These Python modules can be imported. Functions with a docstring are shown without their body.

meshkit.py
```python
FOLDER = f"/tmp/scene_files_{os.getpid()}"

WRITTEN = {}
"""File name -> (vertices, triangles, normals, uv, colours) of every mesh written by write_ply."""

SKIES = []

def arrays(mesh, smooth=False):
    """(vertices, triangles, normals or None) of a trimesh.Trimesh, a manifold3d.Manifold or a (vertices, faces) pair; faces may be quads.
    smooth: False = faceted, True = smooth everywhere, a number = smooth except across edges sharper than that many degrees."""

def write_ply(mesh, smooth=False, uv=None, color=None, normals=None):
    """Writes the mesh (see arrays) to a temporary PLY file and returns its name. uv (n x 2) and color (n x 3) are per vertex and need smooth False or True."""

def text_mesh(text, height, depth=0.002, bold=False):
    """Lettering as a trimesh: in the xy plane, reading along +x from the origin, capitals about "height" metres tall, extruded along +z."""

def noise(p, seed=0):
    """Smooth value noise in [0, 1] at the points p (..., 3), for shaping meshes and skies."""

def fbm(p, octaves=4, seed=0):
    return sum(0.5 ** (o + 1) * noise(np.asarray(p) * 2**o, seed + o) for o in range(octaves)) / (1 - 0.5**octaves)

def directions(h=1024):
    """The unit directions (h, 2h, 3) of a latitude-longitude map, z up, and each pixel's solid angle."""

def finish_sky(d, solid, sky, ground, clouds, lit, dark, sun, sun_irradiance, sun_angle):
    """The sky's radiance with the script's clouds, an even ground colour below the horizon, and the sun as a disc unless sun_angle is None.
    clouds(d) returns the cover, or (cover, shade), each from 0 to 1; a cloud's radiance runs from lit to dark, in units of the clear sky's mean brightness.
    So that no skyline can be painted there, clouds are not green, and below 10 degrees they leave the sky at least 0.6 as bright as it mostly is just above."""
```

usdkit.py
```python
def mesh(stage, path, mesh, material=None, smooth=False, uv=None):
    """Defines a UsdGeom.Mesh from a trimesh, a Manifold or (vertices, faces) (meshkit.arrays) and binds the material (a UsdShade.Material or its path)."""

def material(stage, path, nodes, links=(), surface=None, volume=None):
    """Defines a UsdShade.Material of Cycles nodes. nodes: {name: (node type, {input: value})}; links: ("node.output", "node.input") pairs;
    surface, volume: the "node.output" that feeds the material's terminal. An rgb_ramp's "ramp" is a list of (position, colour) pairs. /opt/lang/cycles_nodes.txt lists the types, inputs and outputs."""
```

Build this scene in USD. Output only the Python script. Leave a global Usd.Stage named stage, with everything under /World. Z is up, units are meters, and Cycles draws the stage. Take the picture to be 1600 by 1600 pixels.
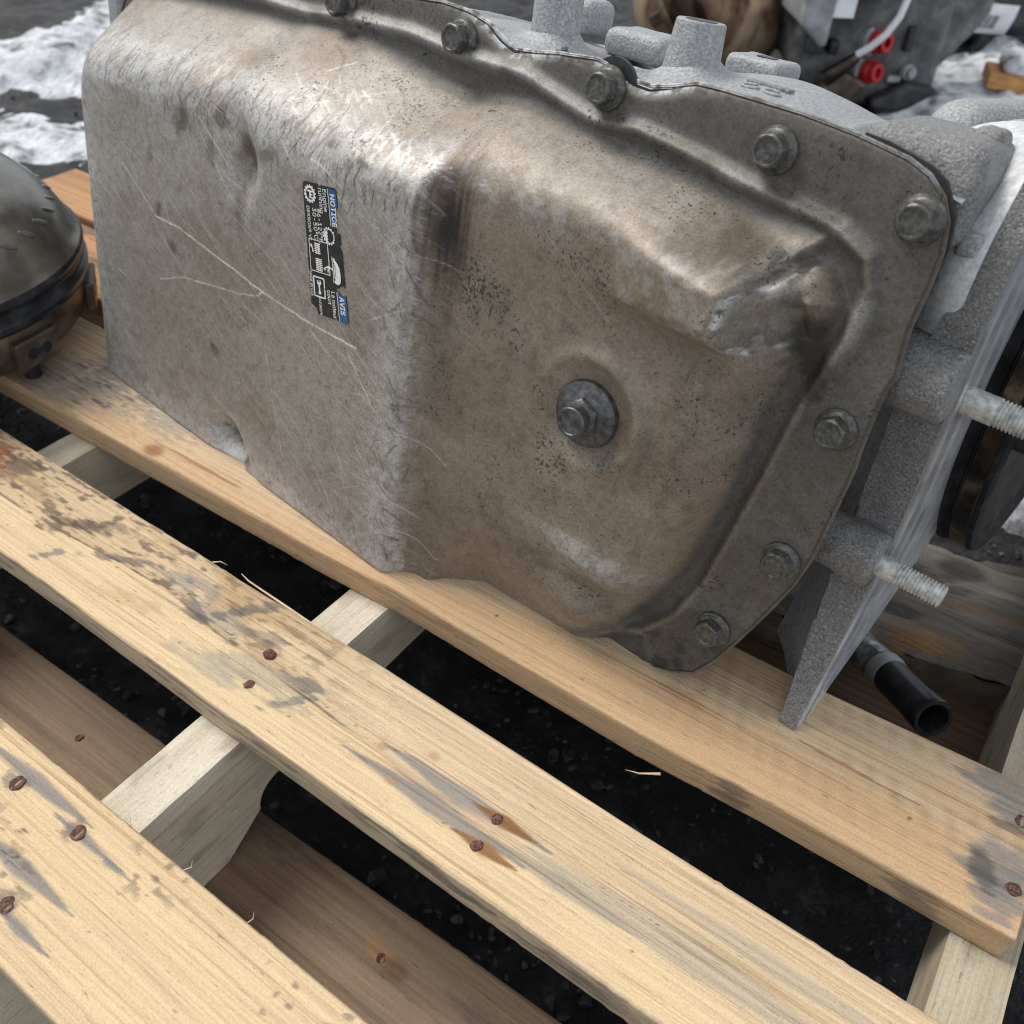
import math
import numpy as np
import trimesh
import shapely
from shapely.geometry import Polygon, LineString, Point, box as sbox
from shapely.ops import unary_union
import manifold3d as m3
import usdkit, meshkit
from pxr import Usd, UsdGeom, UsdLux, UsdShade, Gf, Sdf, Vt

stage = Usd.Stage.CreateInMemory()
UsdGeom.SetStageUpAxis(stage, UsdGeom.Tokens.z)
UsdGeom.SetStageMetersPerUnit(stage, 1.0)
world = UsdGeom.Xform.Define(stage, '/World')
stage.SetDefaultPrim(world.GetPrim())
UsdGeom.Scope.Define(stage, '/World/Looks')

# ------------------------------------------------------------------ camera
CAM = np.array([0.2912076510, -0.2856988135, 0.4095507558])
RIGHT = np.array([0.8210683083, 0.5695987676, 0.0374710153])
DOWN = np.array([0.4000011747, -0.5272802017, -0.7496496843])
FWD = np.array([-0.4072418118, 0.6305020483, -0.6607732394])
cam = UsdGeom.Camera.Define(stage, '/World/camera')
M = Gf.Matrix4d(*RIGHT, 0, *(-DOWN), 0, *(-FWD), 0, *CAM, 1)
cam.AddTransformOp().Set(M)
cam.CreateHorizontalApertureAttr(24.0)
cam.CreateVerticalApertureAttr(24.0)
cam.CreateFocalLengthAttr(24.0 * 1425.55 / 1600)
cam.CreateClippingRangeAttr(Gf.Vec2f(0.01, 500))
cam.CreateFStopAttr(7.6)
cam.CreateFocusDistanceAttr(0.47)
cam.CreateExposureAttr(0.95)

# ------------------------------------------------------------------ sky and sun (overcast)
SUN_EL, SUN_AZ = math.radians(54), math.radians(-88)      # rotation = atan2(x, y)
sun_dir = np.array([math.sin(SUN_AZ) * math.cos(SUN_EL), math.cos(SUN_AZ) * math.cos(SUN_EL), math.sin(SUN_EL)])
K = usdkit.material
sky_mat = K(stage, '/World/Looks/sky', {
    'tc': ('texture_coordinate', {}),
    'n': ('noise_texture', {'scale': 2.2, 'detail': 5.0, 'roughness': 0.55}),
    'r': ('rgb_ramp', {'ramp': [(0.0, (4.2, 4.5, 5.0)), (0.45, (5.6, 5.9, 6.3)), (1.0, (9.0, 9.1, 9.2))]}),
    's': ('sky_texture', {'sky_type': 'single_scattering', 'sun_disc': False, 'sun_elevation': SUN_EL, 'sun_rotation': SUN_AZ}),
    'm': ('mix', {'fac': 0.85}),
    'b': ('background_shader', {'strength': 0.075}),
}, [('tc.generated', 'n.vector'), ('n.fac', 'r.fac'), ('s.color', 'm.color1'), ('r.color', 'm.color2'), ('m.color', 'b.color')], surface='b.background')
dome = UsdLux.DomeLight.Define(stage, '/World/sky')
dome.GetPrim().SetCustomDataByKey('kind', 'structure')
UsdShade.MaterialBindingAPI.Apply(dome.GetPrim()).Bind(sky_mat)
sun = UsdLux.DistantLight.Define(stage, '/World/sun')
sun.CreateNormalizeAttr(True)
sun.CreateIntensityAttr(0.40)
sun.CreateAngleAttr(28.0)
sun.CreateColorAttr(Gf.Vec3f(1.0, 0.96, 0.90))
zax = sun_dir
xax = np.cross([0, 0, 1.0], zax); xax /= np.linalg.norm(xax)
yax = np.cross(zax, xax)
sun.AddTransformOp().Set(Gf.Matrix4d(*xax, 0, *yax, 0, *zax, 0, 0, 0, 0, 1))

# ------------------------------------------------------------------ helpers
used = {}


def numbered(parent, name):
    k = (parent, name)
    used[k] = used.get(k, -1) + 1
    return f'{parent}/{name}' if used[k] == 0 else f'{parent}/{name}_{used[k]:03d}'


def tag(prim, label=None, cat=None, group=None, kind=None):
    prim = prim.GetPrim() if hasattr(prim, 'GetPrim') else prim
    for k, v in (('label', label), ('category', cat), ('group', group), ('kind', kind)):
        if v:
            prim.SetCustomDataByKey(k, v)
    return prim


BASE = {}


def thing(name, base, label, cat, group=None):
    p = numbered('/World', name)
    x = UsdGeom.Xform.Define(stage, p)
    x.AddTranslateOp().Set(Gf.Vec3d(*map(float, base)))
    BASE[p] = np.array(base, float)
    tag(x, label, cat, group)
    return p


def base_of(path):
    for k, v in BASE.items():
        if path == k or path.startswith(k + '/'):
            return v
    return np.zeros(3)


def arr(mesh):
    if hasattr(mesh, 'to_mesh'):
        mm = mesh.to_mesh()
        return np.array(mm.vert_properties[:, :3], float), np.array(mm.tri_verts)
    if isinstance(mesh, tuple):
        return np.asarray(mesh[0], float), np.asarray(mesh[1])
    return np.array(mesh.vertices), np.array(mesh.faces)


def put(parent, name, mesh, mat, smooth=30, col=None, aux=None, label=None, kind=None):
    """one Mesh prim under parent; mesh in world metres"""
    p = numbered(parent, name)
    v, f = arr(mesh)
    v = v - base_of(parent)
    if col is not None:
        smooth = True
    g = usdkit.mesh(stage, p, (v, f), mat, smooth=smooth)
    api = UsdGeom.PrimvarsAPI(g)
    if col is not None:
        api.CreatePrimvar('col', Sdf.ValueTypeNames.Color3fArray, 'vertex').Set(Vt.Vec3fArray.FromNumpy(np.ascontiguousarray(np.clip(col, 0.004, 0.95), np.float32)))
    if aux is not None:
        api.CreatePrimvar('aux', Sdf.ValueTypeNames.Color3fArray, 'vertex').Set(Vt.Vec3fArray.FromNumpy(np.ascontiguousarray(aux, np.float32)))
    tag(g, label, kind=kind)
    return p


def smoothstep(a, b, x):
    t = np.clip((x - a) / (b - a), 0, 1)
    return t * t * (3 - 2 * t)


_lat = {}


def N(x, y, seed=0):
    """2-D value noise, about 0..1"""
    if seed not in _lat:
        _lat[seed] = np.random.default_rng(1000 + seed).random((256, 256)).astype(np.float32)
    g = _lat[seed]
    xi, yi = np.floor(x).astype(np.int64), np.floor(y).astype(np.int64)
    tx, ty = x - xi, y - yi
    tx, ty = tx * tx * (3 - 2 * tx), ty * ty * (3 - 2 * ty)
    a, b, c, d = xi & 255, (xi + 1) & 255, yi & 255, (yi + 1) & 255
    return (g[a, c] * (1 - tx) + g[b, c] * tx) * (1 - ty) + (g[a, d] * (1 - tx) + g[b, d] * tx) * ty


def F(x, y, seed=0, o=4):
    s, w = 0, 0
    for k in range(o):
        s = s + N(x * 2 ** k + 17.3 * k, y * 2 ** k + 9.1 * k, seed + k) * 0.5 ** k
        w += 0.5 ** k
    return s / w


def lerp(a, b, t):
    a, b = np.asarray(a, float), np.asarray(b, float)
    t = np.asarray(t)[..., None]
    return a * (1 - t) + b * t


def lathe(profile, n=40, radial=None, cap=True):
    """profile: list of (r, z); axis +z; radial(theta, r, z) -> r"""
    th = np.arange(n) * 2 * np.pi / n
    rows = []
    for k, (r, z) in enumerate(profile):
        rr = np.full(n, r) if radial is None else radial(th, r, z, k)
        rows.append(np.c_[rr * np.cos(th), rr * np.sin(th), np.full(n, z)])
    v = np.vstack(rows)
    f = []
    for k in range(len(profile) - 1):
        for i in range(n):
            j = (i + 1) % n
            f.append((k * n + i, k * n + j, (k + 1) * n + j))
            f.append((k * n + i, (k + 1) * n + j, (k + 1) * n + i))
    if cap:
        v = np.vstack([v, [[0, 0, profile[0][1]], [0, 0, profile[-1][1]]]])
        a, b = len(v) - 2, len(v) - 1
        o = (len(profile) - 1) * n
        for i in range(n):
            j = (i + 1) % n
            f.append((a, j, i))
            f.append((b, o + i, o + j))
    return v, np.array(f)


def frame_to(v, origin, z, x=None):
    z = np.asarray(z, float) / np.linalg.norm(z)
    h = np.array([1.0, 0, 0]) if x is None else np.asarray(x, float)
    h = h - z * (h @ z)
    if np.linalg.norm(h) < 1e-6:
        h = np.array([0, 1.0, 0]); h = h - z * (h @ z)
    h /= np.linalg.norm(h)
    y = np.cross(z, h)
    return np.asarray(origin) + v[:, :1] * h + v[:, 1:2] * y + v[:, 2:3] * z


def tube(pts, r, n=16, cap=True):
    pts = np.asarray(pts, float)
    r = np.broadcast_to(np.asarray(r, float), len(pts))
    t = np.gradient(pts, axis=0)
    t /= np.linalg.norm(t, axis=1, keepdims=True)
    ref = np.array([0, 0, 1.0]) if abs(t[0, 2]) < .9 else np.array([1.0, 0, 0])
    th = np.arange(n) * 2 * np.pi / n
    rows = []
    for p, d, rr in zip(pts, t, r):
        a = np.cross(ref, d); a /= np.linalg.norm(a); b = np.cross(d, a); ref = b if False else ref
        rows.append(p + rr * (np.cos(th)[:, None] * a + np.sin(th)[:, None] * b))
    v = np.vstack(rows)
    f = []
    for k in range(len(pts) - 1):
        for i in range(n):
            j = (i + 1) % n
            f += [(k * n + i, k * n + j, (k + 1) * n + j), (k * n + i, (k + 1) * n + j, (k + 1) * n + i)]
    if cap:
        v = np.vstack([v, pts[:1], pts[-1:]])
        a, b, o = len(v) - 2, len(v) - 1, (len(pts) - 1) * n
        for i in range(n):
            j = (i + 1) % n
            f += [(a, j, i), (b, o + i, o + j)]
    return v, np.array(f)


def merge(*ms):
    vs, fs, o = [], [], 0
    for m in ms:
        v, f = arr(m)
        vs.append(v); fs.append(f + o); o += len(v)
    return np.vstack(vs), np.vstack(fs)


def rbox(x0, x1, y0, y1, z0, z1, r, seg=12):
    """rounded box as the hull of eight spheres"""
    s = m3.Manifold.sphere(r, seg)
    return m3.Manifold.batch_hull([s.translate((x, y, z)) for x in (x0 + r, x1 - r) for y in (y0 + r, y1 - r) for z in (z0 + r, z1 - r)])


def extrude(poly, z0, z1):
    ms = []
    for g in (poly.geoms if hasattr(poly, 'geoms') else [poly]):
        m = trimesh.creation.extrude_polygon(g, z1 - z0, engine='earcut')
        m.apply_translation((0, 0, z0))
        ms.append(m)
    m = trimesh.util.concatenate(ms)
    return np.array(m.vertices), np.array(m.faces)


def grid_faces(nr, nc, flip=False):
    i = np.arange((nr - 1) * nc).reshape(nr - 1, nc)[:, :-1].ravel()
    q = np.c_[i, i + 1, i + nc + 1, i + nc]
    if flip:
        q = q[:, ::-1]
    return np.vstack([q[:, [0, 1, 2]], q[:, [0, 2, 3]]])


def refine(man, length):
    """subdivide a manifold finely so that noise can shape it"""
    return man.refine_to_length(length)


def roughen(mesh, amp, scale, seed=0):
    """displace along normals with 3-D noise (cast or worn skin)"""
    v, f = arr(mesh)
    t = trimesh.Trimesh(v, f, process=False)
    n = np.array(t.vertex_normals)
    d = meshkit.fbm(v * scale, 3, seed) - 0.5
    return v + n * (d * 2 * amp)[:, None], f


# ------------------------------------------------------------------ materials
def attr_mat(name, scale, vec_scale=(1, 1, 1), var=(0.8, 1.12), bump=0.3, bump_dist=0.0006, bump_scale=None, bump_vec=None, spec=0.5, rough=None, metal=None, detail=4.0):
    """base colour from the mesh's own paint (primvar), times a fine grain; roughness and metal from aux or constants"""
    nodes = {
        'c': ('attribute', {'attribute': 'col'}),
        'g': ('geometry', {}),
        'mp': ('mapping', {'scale': vec_scale}),
        'n': ('noise_texture', {'scale': scale, 'detail': detail, 'roughness': 0.62}),
        'rp': ('rgb_ramp', {'ramp': [(0.0, (var[0],) * 3), (0.5, (1.0,) * 3), (1.0, (var[1],) * 3)]}),
        'mx': ('mix', {'mix_type': 'multiply', 'fac': 1.0}),
        'mp2': ('mapping', {'scale': bump_vec or vec_scale}),
        'bn': ('noise_texture', {'scale': bump_scale or scale, 'detail': 5.0, 'roughness': 0.6}),
        'bp': ('bump', {'strength': bump, 'distance': bump_dist}),
        'p': ('principled_bsdf', {'specular_ior_level': spec, **({'roughness': rough} if rough is not None else {}), **({'metallic': metal} if metal is not None else {})}),
    }
    links = [('g.position', 'mp.vector'), ('mp.vector', 'n.vector'), ('n.fac', 'rp.fac'), ('c.color', 'mx.color1'), ('rp.color', 'mx.color2'), ('mx.color', 'p.base_color'),
             ('g.position', 'mp2.vector'), ('mp2.vector', 'bn.vector'), ('bn.fac', 'bp.height'), ('bp.normal', 'p.normal')]
    if rough is None or metal is None:
        nodes['a'] = ('attribute', {'attribute': 'aux'})
        nodes['sp'] = ('separate_color', {'color_type': 'rgb'})
        links.append(('a.color', 'sp.color'))
        if rough is None:
            links.append(('sp.r', 'p.roughness'))
        if metal is None:
            links.append(('sp.g', 'p.metallic'))
    return K(stage, f'/World/Looks/{name}', nodes, links, surface='p.BSDF')


def noisy(name, stops, scale=200.0, detail=5.0, rough=0.5, metal=0.0, bump=0.2, bump_dist=0.0005, bump_scale=None, vec=(1, 1, 1), spec=0.5, distortion=0.0, rr=None, sss=0.0):
    nodes = {
        'g': ('geometry', {}),
        'mp': ('mapping', {'scale': vec}),
        'n': ('noise_texture', {'scale': scale, 'detail': detail, 'roughness': 0.6, 'distortion': distortion}),
        'r': ('rgb_ramp', {'ramp': stops}),
        'bn': ('noise_texture', {'scale': bump_scale or scale, 'detail': 5.0, 'roughness': 0.65}),
        'bp': ('bump', {'strength': bump, 'distance': bump_dist}),
        'p': ('principled_bsdf', {'roughness': rough, 'metallic': metal, 'specular_ior_level': spec, **({'subsurface_weight': sss, 'subsurface_radius': (0.02, 0.022, 0.025), 'subsurface_scale': 1.0} if sss else {})}),
    }
    links = [('g.position', 'mp.vector'), ('mp.vector', 'n.vector'), ('n.fac', 'r.fac'), ('r.color', 'p.base_color'), ('mp.vector', 'bn.vector'), ('bn.fac', 'bp.height'), ('bp.normal', 'p.normal')]
    if rr:
        nodes['rr'] = ('map_range', {'from_min': 0.3, 'from_max': 0.7, 'to_min': rr[0], 'to_max': rr[1], 'clamp': True})
        links += [('n.fac', 'rr.value'), ('rr.result', 'p.roughness')]
    return K(stage, f'/World/Looks/{name}', nodes, links, surface='p.BSDF')


def ramp3(lo, mid, hi, a=0.32, b=0.5, c=0.68):
    return [(a, lo), (b, mid), (c, hi)]




def wood_mat(name, along, var=(0.70, 1.2), line=0.62, bump=0.7):
    """painted board colour, times fibres, thin dark growth lines, short pores and fuzz, all running along the grain"""
    ax = lambda a, b: (a, b, b) if along == 'x' else (b, a, b)
    nodes = {
        'c': ('attribute', {'attribute': 'col'}), 'g': ('geometry', {}),
        'm1': ('mapping', {'scale': ax(9, 560)}), 'n1': ('noise_texture', {'scale': 1.0, 'detail': 5.0, 'roughness': 0.65}),
        'r1': ('rgb_ramp', {'ramp': [(0.22, (var[0],) * 3), (0.5, (1.0,) * 3), (0.78, (var[1],) * 3)]}),
        'x1': ('mix', {'mix_type': 'multiply', 'fac': 1.0}),
        'm2': ('mapping', {'scale': ax(2.2, 230)}), 'n2': ('noise_texture', {'scale': 1.0, 'detail': 3.0, 'roughness': 0.5}),
        'r2': ('rgb_ramp', {'ramp': [(0.0, (1,) * 3), (0.575, (1,) * 3), (0.61, (line, line * .88, line * .76)), (0.635, (1,) * 3), (1.0, (1,) * 3)]}),
        'x2': ('mix', {'mix_type': 'multiply', 'fac': 0.75}),
        'm3': ('mapping', {'scale': ax(95, 1150)}), 'n3': ('noise_texture', {'scale': 1.0, 'detail': 2.0, 'roughness': 0.5}),
        'r3': ('rgb_ramp', {'ramp': [(0.0, (1,) * 3), (0.66, (1,) * 3), (0.71, (0.55, 0.46, 0.38)), (1.0, (0.45, 0.36, 0.28))]}),
        'x3': ('mix', {'mix_type': 'multiply', 'fac': 0.8}),
        'n4': ('noise_texture', {'scale': 900.0, 'detail': 3.0, 'roughness': 0.6}),
        'r4': ('rgb_ramp', {'ramp': [(0.3, (0.86,) * 3), (0.5, (1,) * 3), (0.7, (1.12,) * 3)]}),
        'x4': ('mix', {'mix_type': 'multiply', 'fac': 1.0}),
        'ad': ('math', {'math_type': 'multiply_add', 'value2': 0.35}),
        'bp': ('bump', {'strength': bump, 'distance': 0.0009}),
        'p': ('principled_bsdf', {'roughness': 0.8, 'specular_ior_level': 0.25}),
    }
    L = []
    for k in '123':
        L += [('g.position', f'm{k}.vector'), (f'm{k}.vector', f'n{k}.vector'), (f'n{k}.fac', f'r{k}.fac')]
    L += [('g.position', 'n4.vector'), ('n4.fac', 'r4.fac'), ('c.color', 'x1.color1'), ('r1.color', 'x1.color2'), ('x1.color', 'x2.color1'), ('r2.color', 'x2.color2'), ('x2.color', 'x3.color1'), ('r3.color', 'x3.color2'),
          ('x3.color', 'x4.color1'), ('r4.color', 'x4.color2'), ('x4.color', 'p.base_color'), ('n4.fac', 'ad.value1'), ('n1.fac', 'ad.value3'), ('ad.value', 'bp.height'), ('bp.normal', 'p.normal')]
    return K(stage, f'/World/Looks/{name}', nodes, L, surface='p.BSDF')


m_wood = wood_mat('pine_wood', 'x')
m_wood_y = wood_mat('stringer_wood', 'y', (0.8, 1.13), 0.8, 0.6)
m_grey_wood = wood_mat('weathered_wood', 'x', (0.6, 1.3), 0.5, 0.9)


def pan_mat():
    """painted pressing with hairline scratches in two directions and black flecks, crisp at any distance"""
    from scipy.spatial.transform import Rotation
    au, av, aw = np.array([0.99144486, -0.13052619, 0.0]), np.array([0.02266568, 0.17216290, 0.98480775]), np.array([-0.12854323, -0.97638271, 0.17364818])
    nodes = {
        'c': ('attribute', {'attribute': 'col'}), 'a': ('attribute', {'attribute': 'aux'}), 'sp': ('separate_color', {'color_type': 'rgb'}), 'g': ('geometry', {}),
        'gn': ('noise_texture', {'scale': 760.0, 'detail': 4.0, 'roughness': 0.65}),
        'gr': ('rgb_ramp', {'ramp': [(0.25, (0.60,) * 3), (0.5, (1.0,) * 3), (0.75, (1.34,) * 3)]}),
        'gx': ('mix', {'mix_type': 'multiply', 'fac': 1.0}),
        # mottling of a few millimetres
        'mn': ('noise_texture', {'scale': 150.0, 'detail': 6.0, 'roughness': 0.7}),
        'mr': ('rgb_ramp', {'ramp': [(0.3, (0.68, 0.655, 0.62)), (0.5, (1.0,) * 3), (0.7, (1.16, 1.17, 1.19))]}),
        'mx': ('mix', {'mix_type': 'multiply', 'fac': 0.9}),
        # flecks, clustered
        'fn': ('noise_texture', {'scale': 520.0, 'detail': 2.5, 'roughness': 0.6}), 'cn': ('noise_texture', {'scale': 34.0, 'detail': 3.0}),
        'fa': ('math', {'math_type': 'multiply_add', 'value2': 0.62}), 'fb': ('math', {'math_type': 'multiply_add', 'value2': -0.62, 'value3': 1.0}), 'fm': ('math', {'math_type': 'multiply'}),
        'fr': ('map_range', {'from_min': 0.985, 'from_max': 1.01, 'clamp': True}),
        'fx': ('mix', {'color2': (0.030, 0.028, 0.026)}),
        'bp': ('bump', {'strength': 0.22, 'distance': 0.0004}),
        'p': ('principled_bsdf', {'specular_ior_level': 0.5}),
    }
    L = [('a.color', 'sp.color'), ('sp.r', 'p.roughness'), ('sp.g', 'p.metallic'), ('g.position', 'gn.vector'), ('gn.fac', 'gr.fac'), ('g.position', 'mn.vector'), ('mn.fac', 'mr.fac'),
         ('c.color', 'gx.color1'), ('gr.color', 'gx.color2'), ('gx.color', 'mx.color1'), ('mr.color', 'mx.color2'),
         ('g.position', 'fn.vector'), ('g.position', 'cn.vector'), ('cn.fac', 'fa.value1'), ('fn.fac', 'fa.value3'), ('fa.value', 'fr.value')]
    prev = 'mx.color'
    for k, (ang, sx, sy, thr, wd, col, amt, chan) in enumerate([(-.60, 10, 1500, .655, .03, (.58, .54, .47), .62, 'b'), (-.28, 16, 1700, .67, .03, (.62, .58, .52), .55, 'b'), (-.95, 22, 1300, .675, .03, (.06, .055, .05), .6, 'b')]):
        d1 = au * math.cos(ang) + av * math.sin(ang); d2 = -au * math.sin(ang) + av * math.cos(ang)
        e = Rotation.from_matrix(np.vstack([d1, d2, aw])).as_euler('xyz')
        nodes[f'ra{k}'] = ('mapping', {'rotation': tuple(e)})
        nodes[f'sc{k}'] = ('mapping', {'scale': (sx, sy, 60)})
        nodes[f'hn{k}'] = ('noise_texture', {'scale': 1.0, 'detail': 1.5, 'roughness': 0.5})
        nodes[f'hr{k}'] = ('map_range', {'from_min': thr, 'from_max': thr + wd, 'clamp': True})
        nodes[f'wn{k}'] = ('noise_texture', {'scale': 26.0 + 9 * k, 'detail': 3.0})
        nodes[f'wr{k}'] = ('map_range', {'from_min': 0.40, 'from_max': 0.62, 'clamp': True})
        nodes[f'hm{k}'] = ('math', {'math_type': 'multiply'}); nodes[f'hk{k}'] = ('math', {'math_type': 'multiply'}); nodes[f'ha{k}'] = ('math', {'math_type': 'multiply', 'value2': amt})
        nodes[f'hx{k}'] = ('mix', {'color2': col})
        L += [('g.position', f'ra{k}.vector'), (f'ra{k}.vector', f'sc{k}.vector'), (f'sc{k}.vector', f'hn{k}.vector'), (f'hn{k}.fac', f'hr{k}.value'), ('g.position', f'wn{k}.vector'), (f'wn{k}.fac', f'wr{k}.value'),
              (f'hr{k}.result', f'hm{k}.value1'), (f'wr{k}.result', f'hm{k}.value2'), (f'hm{k}.value', f'hk{k}.value1'), ('sp.b', f'hk{k}.value2'), (f'hk{k}.value', f'ha{k}.value1'), (f'ha{k}.value', f'hx{k}.fac'), (prev, f'hx{k}.color1')]
        prev = f'hx{k}.color'
    L += [(prev, 'fx.color1'), ('sp.b', 'fb.value1'), ('fr.result', 'fm.value1'), ('fb.value', 'fm.value2'), ('fm.value', 'fx.fac'), ('fx.color', 'p.base_color'), ('mn.fac', 'bp.height'), ('bp.normal', 'p.normal')]
    return K(stage, '/World/Looks/stamped_pan_steel', nodes, L, surface='p.BSDF')


m_pan = pan_mat()
m_cast = noisy('cast_aluminium', ramp3((0.22, 0.224, 0.228), (0.32, 0.325, 0.33), (0.43, 0.435, 0.44)), 700, rough=0.50, metal=0.35, bump=0.8, bump_dist=0.0009, bump_scale=800, detail=3)
m_pale = noisy('pale_cast_aluminium', ramp3((0.42, 0.43, 0.44), (0.55, 0.56, 0.57), (0.66, 0.67, 0.68)), 300, rough=0.5, metal=0.25, bump=0.5, bump_dist=0.0008, bump_scale=600)
m_cast_dark = noisy('grimy_cast_aluminium', [(0.24, (0.03, 0.029, 0.027)), (0.36, (0.15, 0.147, 0.142)), (0.5, (0.215, 0.212, 0.207)), (0.64, (0.29, 0.288, 0.283)), (0.74, (0.46, 0.46, 0.455))], 820, rough=0.46, metal=0.4, bump=1.0, bump_dist=0.0010, bump_scale=760, detail=3, vec=(1, 1, 1))
m_machined = noisy('machined_aluminium', ramp3((0.34, 0.35, 0.37), (0.46, 0.47, 0.49), (0.60, 0.61, 0.63)), 60, rough=0.34, metal=0.75, bump=0.2, bump_dist=0.0004, bump_scale=300)
m_bolt = noisy('grey_bolt_steel', ramp3((0.05, 0.048, 0.044), (0.095, 0.091, 0.083), (0.16, 0.153, 0.14)), 420, rough=0.46, metal=0.6, bump=0.25, bump_dist=0.0004, bump_scale=700)
m_plug = noisy('dark_plug_steel', ramp3((0.045, 0.045, 0.046), (0.082, 0.082, 0.084), (0.14, 0.14, 0.142)), 300, rough=0.42, metal=0.6, bump=0.3, bump_dist=0.0004, bump_scale=600)
m_stud = noisy('zinc_stud', ramp3((0.32, 0.32, 0.30), (0.52, 0.53, 0.50), (0.68, 0.69, 0.66)), 300, rough=0.42, metal=0.55, bump=0.2, bump_dist=0.0003)
m_black = noisy('black_gasket', ramp3((0.008, 0.008, 0.009), (0.014, 0.014, 0.015), (0.025, 0.025, 0.026)), 200, rough=0.5, bump=0.1)
m_darksteel = noisy('dark_oiled_steel', ramp3((0.008, 0.008, 0.009), (0.018, 0.018, 0.02), (0.04, 0.04, 0.041)), 90, rough=0.34, metal=0.15, bump=0.15, bump_dist=0.0004)
m_oilpipe = noisy('oily_pipe_metal', [(0.3, (0.03, 0.03, 0.03)), (0.5, (0.22, 0.22, 0.215)), (0.7, (0.55, 0.55, 0.54))], 90, rough=0.25, metal=0.6, bump=0.5, bump_dist=0.001)
m_disc = noisy('blackened_disc_steel', ramp3((0.006, 0.006, 0.007), (0.013, 0.0135, 0.015), (0.03, 0.03, 0.032)), 60, rough=0.62, metal=0.0, bump=0.2, bump_dist=0.0004, spec=0.15)
m_bronze = noisy('heat_tinted_steel', ramp3((0.02, 0.017, 0.014), (0.06, 0.05, 0.04), (0.28, 0.23, 0.17), .35, .55, .75), 40, rough=0.3, metal=0.9, bump=0.1)
m_conv = noisy('converter_dome_steel', ramp3((0.13, 0.120, 0.105), (0.18, 0.168, 0.15), (0.24, 0.226, 0.205)), 35, rough=0.34, metal=0.85, bump=0.12, bump_dist=0.0004, bump_scale=300, rr=(0.20, 0.36))
m_conv_low = noisy('converter_brown_steel', ramp3((0.05, 0.038, 0.028), (0.10, 0.078, 0.06), (0.16, 0.13, 0.105)), 45, rough=0.4, metal=0.7, bump=0.15, bump_dist=0.0004)
m_conv_band = noisy('blued_steel_band', ramp3((0.012, 0.014, 0.018), (0.028, 0.032, 0.04), (0.06, 0.068, 0.082)), 60, rough=0.3, metal=0.7, bump=0.1)
m_rust = noisy('rusty_nail', ramp3((0.03, 0.012, 0.008), (0.10, 0.04, 0.025), (0.22, 0.11, 0.08)), 900, rough=0.55, metal=0.3, bump=0.8, bump_dist=0.0008)
m_red = noisy('red_plastic_cap', ramp3((0.30, 0.006, 0.01), (0.40, 0.009, 0.014), (0.48, 0.015, 0.02)), 30, rough=0.35, bump=0.0)
m_paper = noisy('white_paper', ramp3((0.62, 0.63, 0.66), (0.72, 0.73, 0.76), (0.78, 0.79, 0.81)), 30, rough=0.7, bump=0.05)
m_ink = noisy('black_ink', ramp3((0.02, 0.02, 0.022), (0.03, 0.03, 0.032), (0.05, 0.05, 0.052)), 60, rough=0.6, bump=0.0)
m_bg = noisy('far_grey_casting', ramp3((0.05, 0.051, 0.053), (0.10, 0.101, 0.104), (0.19, 0.192, 0.196)), 26, rough=0.5, metal=0.35, bump=0.5, bump_dist=0.004, bump_scale=60)
m_bg_light = noisy('far_light_casting', ramp3((0.20, 0.205, 0.215), (0.30, 0.305, 0.315), (0.40, 0.405, 0.415)), 30, rough=0.5, metal=0.3, bump=0.4, bump_dist=0.003)
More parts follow.
